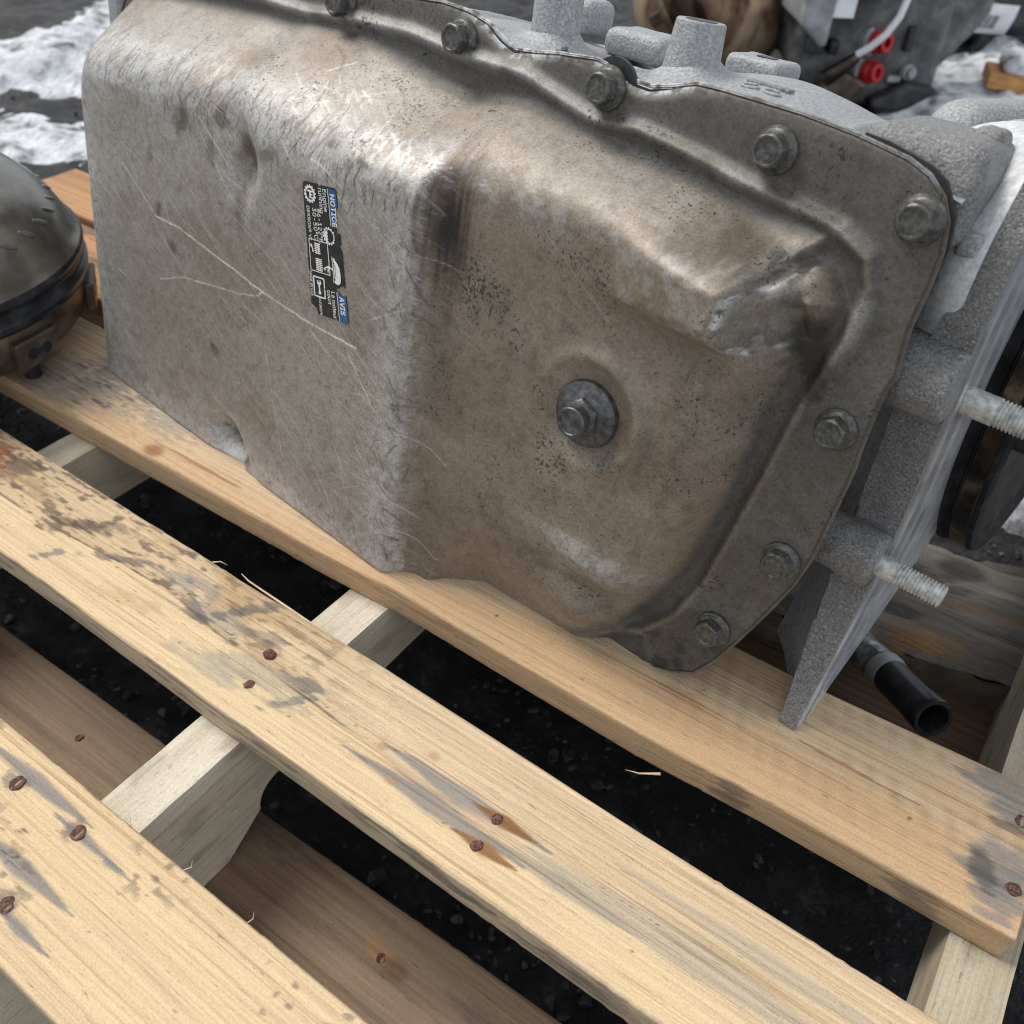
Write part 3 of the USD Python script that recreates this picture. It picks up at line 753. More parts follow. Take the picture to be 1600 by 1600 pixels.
def nail(x, y, z=0.0, r=0.0034, seed=0):
    rg = np.random.default_rng(seed)
    ph = rg.uniform(0, 6)
    prof = [(r * 1.25, -.003), (r * 1.22, -.0006), (r * 1.05, .0002), (r * .92, .0006), (r * .55, .0004), (r * .2, .0003)]
    v, f = lathe(prof, 22, lambda th, rr, zz, k: rr * (1 + .10 * np.sin(2 * th + ph) + .06 * np.sin(5 * th + 2 * ph)))
    v = v + np.c_[np.zeros(len(v)), np.zeros(len(v)), .0005 * np.sin(900 * v[:, 0] + ph)] * (v[:, 2:3] > 0)
    v = v + (x, y, z)
    put(pallet, 'nail', (v, f), m_rust, smooth=50)


for k, (x, y) in enumerate(nails_b1 + nails_b2 + nails_b3):
    nail(x, y, 0, .0030 if y < -.05 and y > -.15 else .0036, 600 + k)
nail(.125, -.139, Z_BOT, .0026, 630)
nail(-.130, -.147, Z_BOT, .0026, 631)


def splinter(pts, r=0.0006):
    put(pallet, 'splinter', tube(np.array(pts), [r * t for t in np.linspace(1, .15, len(pts))], 6), m_splint, smooth=True)


m_splint = noisy('pale_splinter', ramp3((.5, .38, .22), (.6, .47, .29), (.66, .54, .35)), 90, rough=.8, bump=0.0)
splinter([(.018, -.0475, -.004), (-.02, -.0462, -.0025), (-.055, -.0452, -.0015), (-.062, -.0445, .0004)], .0013)
splinter([(.213, -.004, -.019), (.203, -.009, -.0215), (.196, -.012, -.0205)], .0009)
splinter([(.060, -.193, -.001), (.063, -.1905, .0015), (.062, -.1885, .004)], .00035)
splinter([(.102, -.193, -.001), (.104, -.191, .002), (.103, -.189, .0045)], .0003)
splinter([(.022, -.193, -.001), (.019, -.1905, .0015), (.016, -.1895, .003)], .0003)
splinter([(-.085, -.0475, -.001), (-.080, -.0452, .0008), (-.074, -.0448, .001)], .0005)

# ------------------------------------------------------------------ transmission lying on its side
CN = np.array([0.19177694, 0.04277615, 0.005])
AU = np.array([0.99144486, -0.13052619, 0.0])
AV = np.array([0.02266568, 0.17216290, 0.98480775])
AW = np.array([-0.12854323, -0.97638271, 0.17364818])
UVW = np.c_[AU, AV, AW]


def W(p):
    """transmission frame in mm (u along the gearbox, v across the pan, w out of the pan) -> world metres"""
    return CN + (np.asarray(p, float) / 1000.0) @ UVW.T


def WM(mesh):
    v, f = arr(mesh)
    return W(v), f


trans = thing('transmission', (-0.05, 0.10, 0.0), 'grey cast gearbox on its side with large dirty brown-grey oil pan', 'transmission')


def smin(a, b, k):
    h = np.clip(.5 + .5 * (b - a) / k, 0, 1)
    return b * (1 - h) + a * h - k * h * (1 - h)


def smax(a, b, k):
    return -smin(-a, -b, k)


def gss(U, V, u0, v0, su, sv, ang=0.):
    c, s = math.cos(ang), math.sin(ang)
    x = (U - u0) * c + (V - v0) * s
    y = -(U - u0) * s + (V - v0) * c
    return np.exp(-.5 * ((x / su) ** 2 + (y / sv) ** 2))


def pdist(U, V, P):
    d = np.full(U.shape, 1e9)
    P = np.array(P, float)
    for a, b in zip(P[:-1], P[1:]):
        e = b - a
        t = np.clip(((U - a[0]) * e[0] + (V - a[1]) * e[1]) / (e @ e), 0, 1)
        d = np.minimum(d, np.hypot(U - a[0] - t * e[0], V - a[1] - t * e[1]))
    return d


BEAD = [(-560,262),(-480,268),(-400,272),(-335,272),(-300,276),(-250,278),(-211,275),(-168,275),(-146,270),(-122,265),(-97,267),(-68,264),(-40,260),(-12,257),(8,254),(22,247),(27,236),(26,215),(18,181),(13,140),(8,105),(2,68),(-8,38),(-24,16),(-45,4)]


def pan_height(U,V):
    vt=np.interp(U,[-540,-480,-400,-335,-290,-248,-205,-162,-116,-58,-8,10],[250,256,262,268,270,264,258,264,258,254,248,243])
    ur=np.interp(V,[-10,16,40,70,121,169,198,226,249],[-46,-34,-21,-8,2,4,12,20,4])
    # deep sump
    top=228+np.interp(U,[-520,-430,-380,-330,-290,-262,-235,-180],[-10,-2,1,2,-1,-5,1,2])
    st=58/np.maximum(vt-top+4,10)
    d=smin((vt-V)*st,(U+531)*2.6,38); d=smin(d,smin((V+25)*6.5,(U+538)*2.6,64),14)
    hS=58+1.2*gss(U,V,-330,110,90,70)
    fold=58-1.7*(U+179)
    fl=41-.07*(U+140)
    hP=smax(fold,fl,16)
    hTop=smin(hS,hP,6)
    base=np.interp(U,[-176,-160,-148,-127,-105,-55,-36,-22,0],[86,62,36,19,18,14,6,0,0])
    hTop=smin(hTop,base+.48*(V+4),9)
    hTop=hTop-10*gss(U,V,-38,37,20,7.5,-.15)-3*gss(U,V,-70,44,14,8,-.2)+4*gss(U,V,-50,14,24,8,-.2)+5.0*gss(U,V,-50,64,22,7,-.12)
    dr=(ur-U)*2.1
    h=smin(hTop,smin(d,dr,22),20)
    # pickup bump at the rear
    b=smin(smin((V-199)*1.7+36,(252-V)*2.0,9),(0-U)*2.6+13,6)
    b=smin(b,51+.02*U,6); b=smin(b,36+(U+80)*.33,12)
    h=smax(h,b,4)
    # scraped corner of the bump
    h=h-13*gss(U,V,5.5,216,3.6,15,.15)-9*gss(U,V,-5,237,6,5,.5)-8*gss(U,V,-4,215,4.2,8)-8*gss(U,V,-24,244,13,4.5,-.12)+2.5*gss(U,V,-1,225,8,2.2,.9)
    # drain plug dish
    r=np.hypot(U+70,V-143); h=h+3.4*np.exp(-((r-29)/5)**2)*(0.55+.45*np.clip((U+72+(V-142)*.5)/29,-1,1))-4.0*np.exp(-(r/23)**6)
    # dents
    h=h-9*gss(U,V,-320,190,6.5,10)-3.5*gss(U,V,-330,214,14,6,-.5)-2.6*gss(U,V,-333,205,26,12,-.5)+1.8*gss(U,V,-308,181,12,11)
    h=h-3*gss(U,V,-382,202,16,8,-.7)-17*gss(U,V,-345,3,11,9,-.4)-8*gss(U,V,-326,-9,9,6,-.4)+5*gss(U,V,-322,-12,5,5)
    # shallow lobes on the upper wall
    h=h+3*gss(U,V,-430,248,45,9)-3*gss(U,V,-352,254,12,14)+3*gss(U,V,-290,252,30,10)-2*gss(U,V,-232,247,18,12)+2*gss(U,V,-140,250,35,7)
    h=smax(h,0*h,5)
    bd=pdist(U,V,BEAD); h=h+4.8*np.exp(-(bd/3.4)**2)
    # flange edge: dips between bolts, gently bent
    return h


OUTLINE = [(-548, 236), (-530, 262), (-500, 274), (-440, 280), (-380, 282), (-328, 285.5), (-280, 292), (-232, 296), (-214, 295), (-200, 292), (-190, 287), (-181, 284), (-168, 285.5), (-153, 288), (-131, 290), (-118, 288), (-109, 285.5), (-100, 285),
           (-88, 288), (-76, 291.5), (-62, 292), (-26, 291.5), (0, 289.5), (22, 286.5), (32, 283), (40, 277), (45, 269), (47.5, 258), (48, 244), (47.5, 225), (49, 212), (50, 206), (48, 198), (48, 175), (49, 160), (48, 126), (47, 108), (44, 91), (37, 68), (28, 42), (20, 22), (12, 8), (0, 0), (-18, -7), (-37, -13),
           (-80, -17), (-120, -25), (-300, -26.5), (-500, -25), (-535, -4), (-550, 40)]
outline = Polygon(OUTLINE).buffer(1.2, join_style=1).buffer(-1.2, join_style=1)

# the pan is one stamped sheet: a fine grid over its outline
CELL = 0.66
us = np.arange(-556, 54, CELL)
vs_ = np.arange(-30, 300, CELL)
PU, PV = np.meshgrid(us, vs_)
PH = pan_height(PU, PV)
PU0, PV0 = PU.copy(), PV.copy()
pp = shapely.points(PU.ravel(), PV.ravel())
shapely.prepare(outline)
inside = shapely.contains(outline, pp)
faces = grid_faces(len(vs_), len(us))
keep = inside[faces].any(1)
faces = faces[keep]
usedv = np.zeros(PU.size, bool); usedv[faces.ravel()] = True
snap = usedv & ~inside
ring = outline.exterior
loc_ = shapely.line_locate_point(ring, pp[snap])
on = shapely.get_coordinates(shapely.line_interpolate_point(ring, loc_))
pu, pv = PU.ravel().copy(), PV.ravel().copy()
pu[snap], pv[snap] = on[:, 0], on[:, 1]
ph = pan_height(pu, pv)
# fine unevenness of the old pressing, and a bent lip along the upper edge
edge_d = shapely.distance(ring, pp)
ph = ph + 0.5 * (F(pu / 60, pv / 60, 700, 3) - .5) + 0.10 * (F(pu / 5, pv / 5, 704, 3) - .5)
lip = (1 - smoothstep(0, 7, edge_d)) * (pv > 200)
ph = ph - lip * (3.0 * gss(pu, pv, -185, 284, 26, 40) + 3.4 * gss(pu, pv, -104, 285, 20, 40) + 1.2 * gss(pu, pv, -20, 290, 40, 40)) + lip * 1.0 * gss(pu, pv, -150, 285, 14, 40)
ph = ph - 1.2 * (1 - smoothstep(0, 2.2, edge_d)) * inside


# --- paint of the pan: tan stain, bare worn edges, grime, nicks and scratches
lap = np.zeros_like(PH)
from scipy.ndimage import gaussian_filter
for sg, wt in ((4, 1.0), (9, 2.2)):
    g = gaussian_filter(PH, sg)
    lap += wt * (np.roll(g, 1, 0) + np.roll(g, -1, 0) + np.roll(g, 1, 1) + np.roll(g, -1, 1) - 4 * g) / CELL ** 2
convex = np.clip(-lap.ravel() * 9, 0, 1)
concave = np.clip(lap.ravel() * 9, 0, 1)
U_, V_, H_ = pu, pv, ph
TAN = np.array((.216, .180, .139)); GREY = np.array((.262, .236, .202)); PALE = np.array((.50, .495, .485)); UMBER = np.array((.085, .062, .042)); BLACKG = np.array((.022, .020, .018))
deep = smoothstep(50, 56, H_)
fl = 1 - smoothstep(1, 9, H_)
n1 = F(U_ / 90, V_ / 90, 710, 5); n2 = F(U_ / 22, V_ / 22, 716, 4); n3 = F(U_ / 5, V_ / 5, 722, 4)
pcol = lerp(TAN, GREY, smoothstep(.3, .7, .6 * n1 + .4 * n2))
pcol = lerp(pcol, np.array((.15, .108, .068)), .75 * smoothstep(.5, .75, F(U_ / 50, V_ / 34, 728, 4)))
# brushed direction on the sump: faint streaks
pcol = pcol * (1 + deep * .16 * (F((U_ + V_ * .55) / 60, (V_ - U_ * .35) / 1.6, 734, 3) - .5))[:, None]
pcol = lerp(pcol, pcol * .46, .92 * fl)
rear = smoothstep(-180, -172, U_) * (1 - fl) * smoothstep(252, 236, V_)
pcol = lerp(pcol, np.array((.172, .138, .101)) * (.62 + .76 * n2)[:, None], .8 * rear)
pcol = lerp(pcol * (1 + .10 * deep)[:, None], np.array((.262, .245, .222)), .48 * deep)
pcol = lerp(pcol, np.array((.098, .092, .084)) * (.8 + .4 * n2)[:, None], .6 * fl)
rough = .50 + .16 * (n2 - .5) + .06 * fl
metal = np.full(len(U_), .22) + .06 * deep + .15 * (n2 - .5)
# worn pale edges
edge_sump = np.clip(np.exp(-np.abs(V_ - 222) / 13) * smoothstep(-500, -470, U_) * (U_ < -178) * smoothstep(20, 48, H_) + 1.15 * np.exp(-np.abs(U_ + 187) / 11) * (V_ < 232) * smoothstep(42, 53, H_) + .8 * np.exp(-np.abs(U_ + 500) / 14) * smoothstep(20, 40, H_) + .8 * np.exp(-np.abs(V_ + 5) / 12) * (U_ < -170), 0, 1)
n4 = F(U_ / 1.8, V_ / 2.6, 798, 3)
wear = np.clip(1.15 * edge_sump + .5 * convex * smoothstep(20, 40, H_) * (U_ < -176) + .8 * gss(U_, V_, -50, 65, 24, 7, -.12) * (V_ < 74), 0, 1) * smoothstep(.30, .58, .30 * n2 + .35 * n3 + .35 * n4)
pcol = lerp(pcol, PALE * .80, .66 * wear)
rough = rough - .05 * wear
bright = convex * smoothstep(25, 35, H_) * (U_ > -170) * smoothstep(.4, .65, n3)
pcol = lerp(pcol, PALE * .9, .22 * bright * (V_ > 205))
# beads slightly polished
pcol = lerp(pcol, np.array((.46, .45, .44)), .45 * np.exp(-(pdist(U_, V_, BEAD) / 3.5) ** 2) * smoothstep(.3, .6, n2) * (V_ > 190))
# grime in the groove at the foot of the walls
FOOT = [(-300, 266), (-248, 261), (-162, 261), (-116, 256), (-58, 252), (-8, 246), (20, 236), (18, 218), (5, 170), (3, 121), (-8, 70), (-22, 36), (-36, 14), (-60, -3)]
fd = pdist(U_, V_, FOOT)
gr = np.exp(-(fd / 5) ** 2) * (.25 + .75 * smoothstep(240, 205, V_)) * smoothstep(.2, .55, n2)
pcol = lerp(pcol, np.array((.07, .062, .055)), .75 * gr)
low = smoothstep(60, 10, V_) * fl * smoothstep(-80, -50, U_)
pcol = lerp(pcol, np.array((.05, .045, .04)), .7 * low * smoothstep(.25, .6, n2))
pcol = lerp(pcol, BLACKG, .8 * low * smoothstep(.52, .68, F(U_ / 9, V_ / 9, 740, 4)))
# the black smear beside the fold, dragged downwards
sx = (U_ + 167.5 + .06 * (V_ - 205)) / 9.5; sy = (V_ - 203) / 30
sm = np.hypot(sx, sy) + .9 * (F(U_ / 1.7, V_ / 30, 745, 3) - .5) + .4 * (n3 - .5)
pcol = lerp(pcol, np.array((.085, .058, .036)), .8 * (1 - smoothstep(.7, 1.8, sm)))
pcol = lerp(pcol, BLACKG, .96 * (1 - smoothstep(.35, .95, sm)))
rough = rough + .12 * (1 - smoothstep(.5, 1.2, sm))
# brown dirt in the dents and below
for (cu, cv, a, b, ang, amt) in [(-322, 203, 6, 14, .5, .7), (-345, 214, 8, 10, .8, .8), (-324, 170, 7, 16, 0, .55), (-385, 203, 8, 13, -.5, .8), (-344, 3, 14, 10, -.4, 1.0), (-324, -9, 10, 7, -.4, .8), (-413, 141, 5, 7, -.5, .7), (-398, 122, 8, 5, -.4, .7), (-352, 66, 7, 6, -.3, .7), (-420, 175, 5, 9, -.4, .5), (-352, 195, 5, 12, .2, .5),
                                 (-300, 206, 14, 5, .4, .6), (-26, 240, 16, 8, -.1, .75), (-40, 236, 22, 6, -.15, .5), (8, 205, 7, 12, 0, .7), (-238, 60, 9, 20, 0, .2), (-250, 224, 6, 3, 0, .8), (-222, 222, 5, 2, 0, .8)]:
    d = np.hypot(((U_ - cu) * math.cos(ang) + (V_ - cv) * math.sin(ang)) / a, (-(U_ - cu) * math.sin(ang) + (V_ - cv) * math.cos(ang)) / b) + 1.0 * (F(U_ / 4, V_ / 4, 750, 4) - .5)
    pcol = lerp(pcol, UMBER, amt * (1 - smoothstep(.3, 1.15, d)))
# scraped end of the pickup bump: bright tears and black oil
ec = np.clip(gss(U_, V_, -1, 222, 9, 20), 0, 1)
endf = smoothstep(-14, -10, U_ + .12 * (V_ - 215)) * smoothstep(9, 5, U_) * smoothstep(197, 202, V_) * smoothstep(246, 240, V_)
pcol = lerp(pcol, np.array((.20, .185, .16)), .6 * endf)
pcol = lerp(pcol, np.array((.05, .045, .04)), .85 * np.clip(gss(U_, V_, -6, 238, 6, 5) + .9 * gss(U_, V_, -3, 207, 4, 5), 0, 1) * smoothstep(.36, .56, F(U_ / 3, V_ / 3, 756, 4)))
rimb = np.exp(-(pdist(U_, V_, [(-14, 206), (-13.5, 215), (-13, 224), (-9, 228), (-3, 230), (3, 238)]) / 1.3) ** 2) + .8 * np.exp(-(pdist(U_, V_, [(-12, 203), (-2, 200), (4, 205)]) / 1.2) ** 2)
pcol = lerp(pcol, PALE * 1.1, .85 * np.clip(rimb, 0, 1) * smoothstep(.42, .58, F(U_ / 5.0, V_ / 5.0, 760, 4)))
pcol = lerp(pcol, np.array((.05, .045, .04)), .7 * np.clip(rimb, 0, 1) * smoothstep(.56, .66, F(U_ / 1.8, V_ / 1.8, 763, 3)))
oil = gss(U_, V_, 13, 203, 7, 20, .35)
pcol = lerp(pcol, BLACKG, .8 * smoothstep(.35, .8, oil + .7 * (F(U_ / 4, V_ / 5, 764, 4) - .5)))
# black flecks all over, clustered
fk = F(U_ / 1.25, V_ / 1.25, 770, 2); clus = F(U_ / 26, V_ / 26, 773, 3)
fm = .85 * smoothstep(.82, .88, fk + .16 * (clus - .5)) * (1 - .55 * deep)
fk2 = N(U_ / 1.25, V_ / 1.25, 776)
fm = .6 * np.clip(fm + smoothstep(.96, .99, fk2 + .12 * (clus - .5)) * (1 - .5 * deep), 0, 1)
pcol = lerp(pcol, np.array((.045, .042, .04)), .85 * fm)
grey_blob = smoothstep(.735, .78, F(U_ / 4.5, V_ / 4.5, 780, 4) + .1 * (clus - .5)) * (1 - fl)
pcol = lerp(pcol, np.array((.15, .145, .14)), .55 * grey_blob)


def draw(pts, width, colour, amt, wob=0.0, seed=0):
    """a scratch or nick painted along a polyline, touching only the vertices near it"""
    global pcol
    P = np.array(pts, float)
    if wob:
        P = np.vstack([P[0] + (P[-1] - P[0]) * t for t in np.linspace(0, 1, 6)]) if len(P) == 2 else P
        r_ = np.random.default_rng(seed)
        P[1:-1] += r_.normal(0, wob, P[1:-1].shape)
    a, b = P.min(0) - 3 * width - 1, P.max(0) + 3 * width + 1
    i0, i1 = np.searchsorted(us, [a[0], b[0]]); j0, j1 = np.searchsorted(vs_, [a[1], b[1]])
    if i1 <= i0 or j1 <= j0:
        return
    uu, vv = PU0[j0:j1, i0:i1], PV0[j0:j1, i0:i1]
    d = pdist(uu, vv, P)
    m = amt * np.exp(-(d / width) ** 2)
    idx = (np.arange(j0, j1)[:, None] * len(us) + np.arange(i0, i1)[None, :]).ravel()
    pcol[idx] = lerp(pcol[idx], colour, m.ravel())


rs = np.random.default_rng(77)
SCR = np.array((.78, .74, .66))
for k in range(70):                                # fine hairlines on the sump, mostly falling to the right
    u0, v0 = rs.uniform(-500, -185), rs.uniform(0, 215)
    L = rs.gamma(2.0, 14); an = rs.normal(-.62, .30)
    draw([(u0, v0), (u0 + L * math.cos(an), v0 + L * math.sin(an))], .30, SCR if rs.random() < .7 else GREY * .5, rs.uniform(.15, .45), .12, k)
for k in range(40):                                # hairlines near the fold and the lower right
    u0, v0 = rs.normal(-215, 26), rs.uniform(-5, 150)
    L = rs.gamma(2.0, 9); an = rs.normal(-.35, .45)
    draw([(u0, v0), (u0 + L * math.cos(an), v0 + L * math.sin(an))], .30, SCR, rs.uniform(.15, .45), .1, 400 + k)
for k in range(170):                                # short dark nicks dragged across the upper edge
    u0, v0 = rs.uniform(-500, -190), 222 + rs.normal(0, 9)
    L = rs.gamma(2.0, 3.2); an = rs.normal(-1.5, .35)
    draw([(u0, v0), (u0 + L * math.cos(an), v0 + L * math.sin(an))], .42, np.array((.05, .05, .052)), rs.uniform(.5, .9), .3, 700 + k)
for k in range(120):                                # nicks by the fold and left edge
    u0, v0 = (rs.normal(-184, 6), rs.uniform(0, 225)) if rs.random() < .6 else (rs.normal(-497, 7), rs.uniform(20, 200))
    L = rs.gamma(2.0, 2.4); an = rs.normal(-1.0, .6)
    draw([(u0, v0), (u0 + L * math.cos(an), v0 + L * math.sin(an))], .5, np.array((.07, .07, .072)), rs.uniform(.4, .85), .3, 900 + k)
for k in range(90):                                 # pale scuffs on the upper shoulder
    u0, v0 = rs.choice([(-290, 236), (-215, 234), (-200, 231), (-275, 244)]) + rs.normal(0, 1, 2) * (17, 3.4)
    L = rs.gamma(2.0, 4.2); an = rs.normal(-.45, .5)
    draw([(u0, v0), (u0 + L * math.cos(an), v0 + L * math.sin(an))], .36, PALE * 1.1, rs.uniform(.2, .55), .2, 1100 + k)
for k in range(0):                                # faint brushing on the rear face
    u0, v0 = rs.uniform(-150, 0), rs.uniform(60, 250)
    L = rs.gamma(2.0, 7); an = rs.normal(.9, .5)
    draw([(u0, v0), (u0 + L * math.cos(an), v0 + L * math.sin(an))], .4, SCR if rs.random() < .5 else UMBER, rs.uniform(.08, .3), .3, 1300 + k)
for path, wd, am in (([(-417, 136), (-390, 137), (-360, 133.5), (-330, 130.5), (-306, 126.5), (-280, 125), (-257, 123.5), (-236, 124), (-214, 124)], .52, .95), ([(-416, 93), (-385, 105), (-354, 111), (-325, 116), (-306, 121), (-300, 126)], .36, .75)):
    P_ = np.array(path, float)
    t_ = np.linspace(0, len(P_) - 1, 46)
    P_ = np.c_[np.interp(t_, range(len(path)), P_[:, 0]), np.interp(t_, range(len(path)), P_[:, 1])] + np.random.default_rng(9).normal(0, .16, (46, 2))
    for q_ in range(45):
        draw(P_[q_:q_ + 2], wd * (.55 + .8 * N(np.array([q_ / 3.0]), np.array([wd]), 799)[0]), np.array((.80, .755, .66)), am * (.55 + .45 * N(np.array([q_ / 2.0]), np.array([.3]), 802)[0]))
draw([(-455, 160), (-420, 139)], .4, SCR, .6)
draw([(-220, 118), (-199, 96)], .4, SCR, .6)
draw([(-262, 214), (-250, 213), (-240, 210), (-233, 207)], .6, np.array((.62, .57, .46)), .6)
draw([(-300, 262), (-292, 261), (-285, 258), (-281, 253)], .45, np.array((.06, .05, .045)), .8)
draw([(-258, 256), (-246, 254), (-235, 250), (-226, 245)], .35, np.array((.09, .08, .07)), .6)

pan_v = W(np.c_[pu, pv, ph])
# sheet thickness: a rim down the edge of the flange
rl = np.linspace(0, ring.length, 1500, endpoint=False)
rp = shapely.get_coordinates(shapely.line_interpolate_point(ring, rl))
if not ring.is_ccw:
    rp = rp[::-1]
rh = pan_height(rp[:, 0], rp[:, 1])
def lip_of(q):
    return (3.0 * gss(q[:, 0], q[:, 1], -185, 284, 26, 40) + 3.4 * gss(q[:, 0], q[:, 1], -104, 285, 20, 40) + 1.2 * gss(q[:, 0], q[:, 1], -20, 290, 40, 40) - 1.0 * gss(q[:, 0], q[:, 1], -150, 285, 14, 40)) * (q[:, 1] > 200)
rh = rh - lip_of(rp)
nrm = np.roll(rp, -1, 0) - np.roll(rp, 1, 0)
nrm = np.c_[nrm[:, 1], -nrm[:, 0]] / np.linalg.norm(nrm, axis=1, keepdims=True)
rows = [np.c_[rp - nrm * .8, rh + .15], np.c_[rp + nrm * .35, rh - .35], np.c_[rp + nrm * .45, rh - 1.3], np.c_[rp, rh - 2.0], np.c_[rp - nrm * 3, rh - 2.2]]
rv = np.vstack(rows)
nn = len(rp)
i = np.arange(nn); j = (i + 1) % nn
rf = np.vstack([np.vstack([np.c_[k * nn + i, (k + 1) * nn + j, k * nn + j], np.c_[k * nn + i, (k + 1) * nn + i, (k + 1) * nn + j]]) for k in range(len(rows) - 1)])
rcol = lerp(np.array((.15, .135, .12)), np.array((.08, .06, .045)), F(rv[:, 0] / 15, rv[:, 1] / 15, 790, 3))
worn = np.clip(gss(rv[:, 0], rv[:, 1], -185, 284, 22, 30) + gss(rv[:, 0], rv[:, 1], -104, 285, 22, 30) + .35 * (rv[:, 1] > 280), 0, 1)
rcol = lerp(rcol, np.array((.46, .465, .47)), worn * smoothstep(.3, .6, F(rv[:, 0] / 3, rv[:, 1] / 3, 792, 3)))
wl = lip * np.clip(gss(U_, V_, -185, 284, 22, 30) + gss(U_, V_, -104, 285, 22, 30), 0, 1) * smoothstep(5.5, 3.0, edge_d)
pcol = lerp(pcol, np.array((.62, .63, .64)), .9 * wl * smoothstep(.35, .55, F(U_ / 3, V_ / 3, 794, 3)))
allv = np.vstack([pan_v, W(rv)])
allf = np.vstack([faces, rf + len(pan_v)])
aux = np.vstack([np.c_[np.clip(rough, .2, .9), np.clip(metal * (1 - .6 * fm), 0, 1), np.clip(.95 * deep + .14 * rear + .10 + .3 * wear, 0, 1)], np.tile((.62, .15, 0), (len(rv), 1))])
colr = np.vstack([pcol, rcol])
usedv = np.zeros(len(allv), bool); usedv[allf.ravel()] = True
remap = np.cumsum(usedv) - 1
oil_pan = put(trans, 'oil_pan', (allv[usedv], remap[allf]), m_pan, col=colr[usedv], aux=aux[usedv], label='dirty stamped metal oil pan with deep sump and scratched edges')


# --- bolts
def hexr(af, corner=1.0):
    a = af / 2
    def fn(th, r, z, k):
        return np.minimum(a / np.cos((th % (math.pi / 3)) - math.pi / 6), r)
    return fn


def flange_bolt(fr, fh, af, hh, tip=None, neck=None, n=72):
    """hex flange bolt head standing on z = 0"""
    a = af / 2; R = a / math.cos(math.pi / 6)
    prof = [(fr, 0), (fr, fh * .55), (fr * .97, fh * .8), (fr * .88, fh), (R * 1.06, fh * 1.35), (R, fh * 1.5), (R, hh * .80), (a * 1.04, hh * .93), (a * .93, hh), (a * .80, hh * .995), (a * .74, hh * .93), (a * .1, hh * .92)]
    if tip:
        prof = prof[:-3] + [(tip * 1.12, hh * 1.0), (tip, hh * 1.06), (tip, neck * .96), (tip * .93, neck), (tip * .80, neck), (tip * .74, neck * .965), (.3, neck * .955)]
    hx = hexr(af)
    return lathe(prof, n, lambda th, r, z, k: hx(th, r, z, k) if 5 <= k <= 7 else np.full(len(th), r))


bolts = [(-306, 282.5), (-214, 282), (-120, 279.5), (-31, 275.5), (35, 267), (35, 174.5), (34, 101), (14, 43)]
for k, (bu, bv) in enumerate(bolts):
    v, f = flange_bolt(9.8, 2.2, 13.2, 9.6)
    a = 0.4 + 1.7 * k
    c, s = math.cos(a), math.sin(a)
    v = v @ np.array([[c, s, 0], [-s, c, 0], [0, 0, 1]]) + (bu, bv, float(pan_height(np.array([bu * 1.0]), np.array([bv * 1.0]))[0]) + .1)
    put(trans, 'flange_bolt', (W(v), f), m_bolt, smooth=28)

# drain plug: square to the local face of the pan
pu0, pv0 = -72.0, 142.0
e = 4.0
hh = lambda a, b: float(pan_height(np.array([a]), np.array([b]))[0])
gu, gv = (hh(pu0 + 25, pv0) - hh(pu0 - 25, pv0)) / 50, (hh(pu0, pv0 + 18) - hh(pu0, pv0 - 18)) / 36
nrm_p = np.array([-gu, -gv, 1.0]); nrm_p /= np.linalg.norm(nrm_p)
v, f = flange_bolt(17.4, 5.2, 18.5, 11.0, tip=7.8, neck=18.0)
v = frame_to(v, (pu0, pv0, hh(pu0, pv0) - .6), nrm_p, (0.8, .55, 0))
put(trans, 'drain_plug', (W(v), f), m_plug, smooth=28, label='dark drain plug with wide round collar and hex head')

# --- warning label: a film on the sump with its print as thin raised ink
LBL = np.array([(-265, 202.0), (-237.5, 205.5), (-220.5, 136), (-252.5, 131.5)])   # corners: top-left, top-right, bottom-right, bottom-left


def lab(a, b, lift):
    """label sheet coordinates (a along its length 0..75, b across 0..28) -> world, lying on the sump"""
    s, t = np.asarray(a, float) / 75.0, np.asarray(b, float) / 28.0
    P = (LBL[1] * (1 - s)[:, None] + LBL[2] * s[:, None]) * (1 - t)[:, None] + (LBL[0] * (1 - s)[:, None] + LBL[3] * s[:, None]) * t[:, None]
    h = pan_height(P[:, 0], P[:, 1]) + 0.5 * (F(P[:, 0] / 60, P[:, 1] / 60, 700, 3) - .5) + 0.10 * (F(P[:, 0] / 5, P[:, 1] / 5, 704, 3) - .5)
    return W(np.c_[P, h + lift])


warn = numbered(trans, 'warning_label')
UsdGeom.Xform.Define(stage, warn)
tag(stage.GetPrimAtPath(warn), 'torn black and blue notice sticker with white print')


def lab_poly(name, poly, lift, mat, label=None, thick=.12):
    poly = poly.segmentize(2.0)
    v, f = extrude(poly, 0, thick)
    v = np.vstack([lab(v[:, 0], v[:, 1], lift + 0 * v[:, 2])]) + (v[:, 2:3] / 1000) * AW
    t = trimesh.Trimesh(v, f, process=False)
    put(warn, name, (v, f[:, ::-1]) if False else (v, f), mat, smooth=False, label=label)


def ragged(poly, amp, seed):
    if hasattr(poly, 'geoms'):
        return unary_union([ragged(g, amp, seed) for g in poly.geoms])
    c = np.array(poly.segmentize(.6).exterior.coords)[:-1]
    d = F(c[:, 0] / 2.5, c[:, 1] / 2.5, seed, 3) - .5
    e_ = F(c[:, 0] / 2.5 + 40, c[:, 1] / 2.5, seed + 5, 3) - .5
    return Polygon(c + np.c_[d, e_] * 2 * amp).buffer(0)


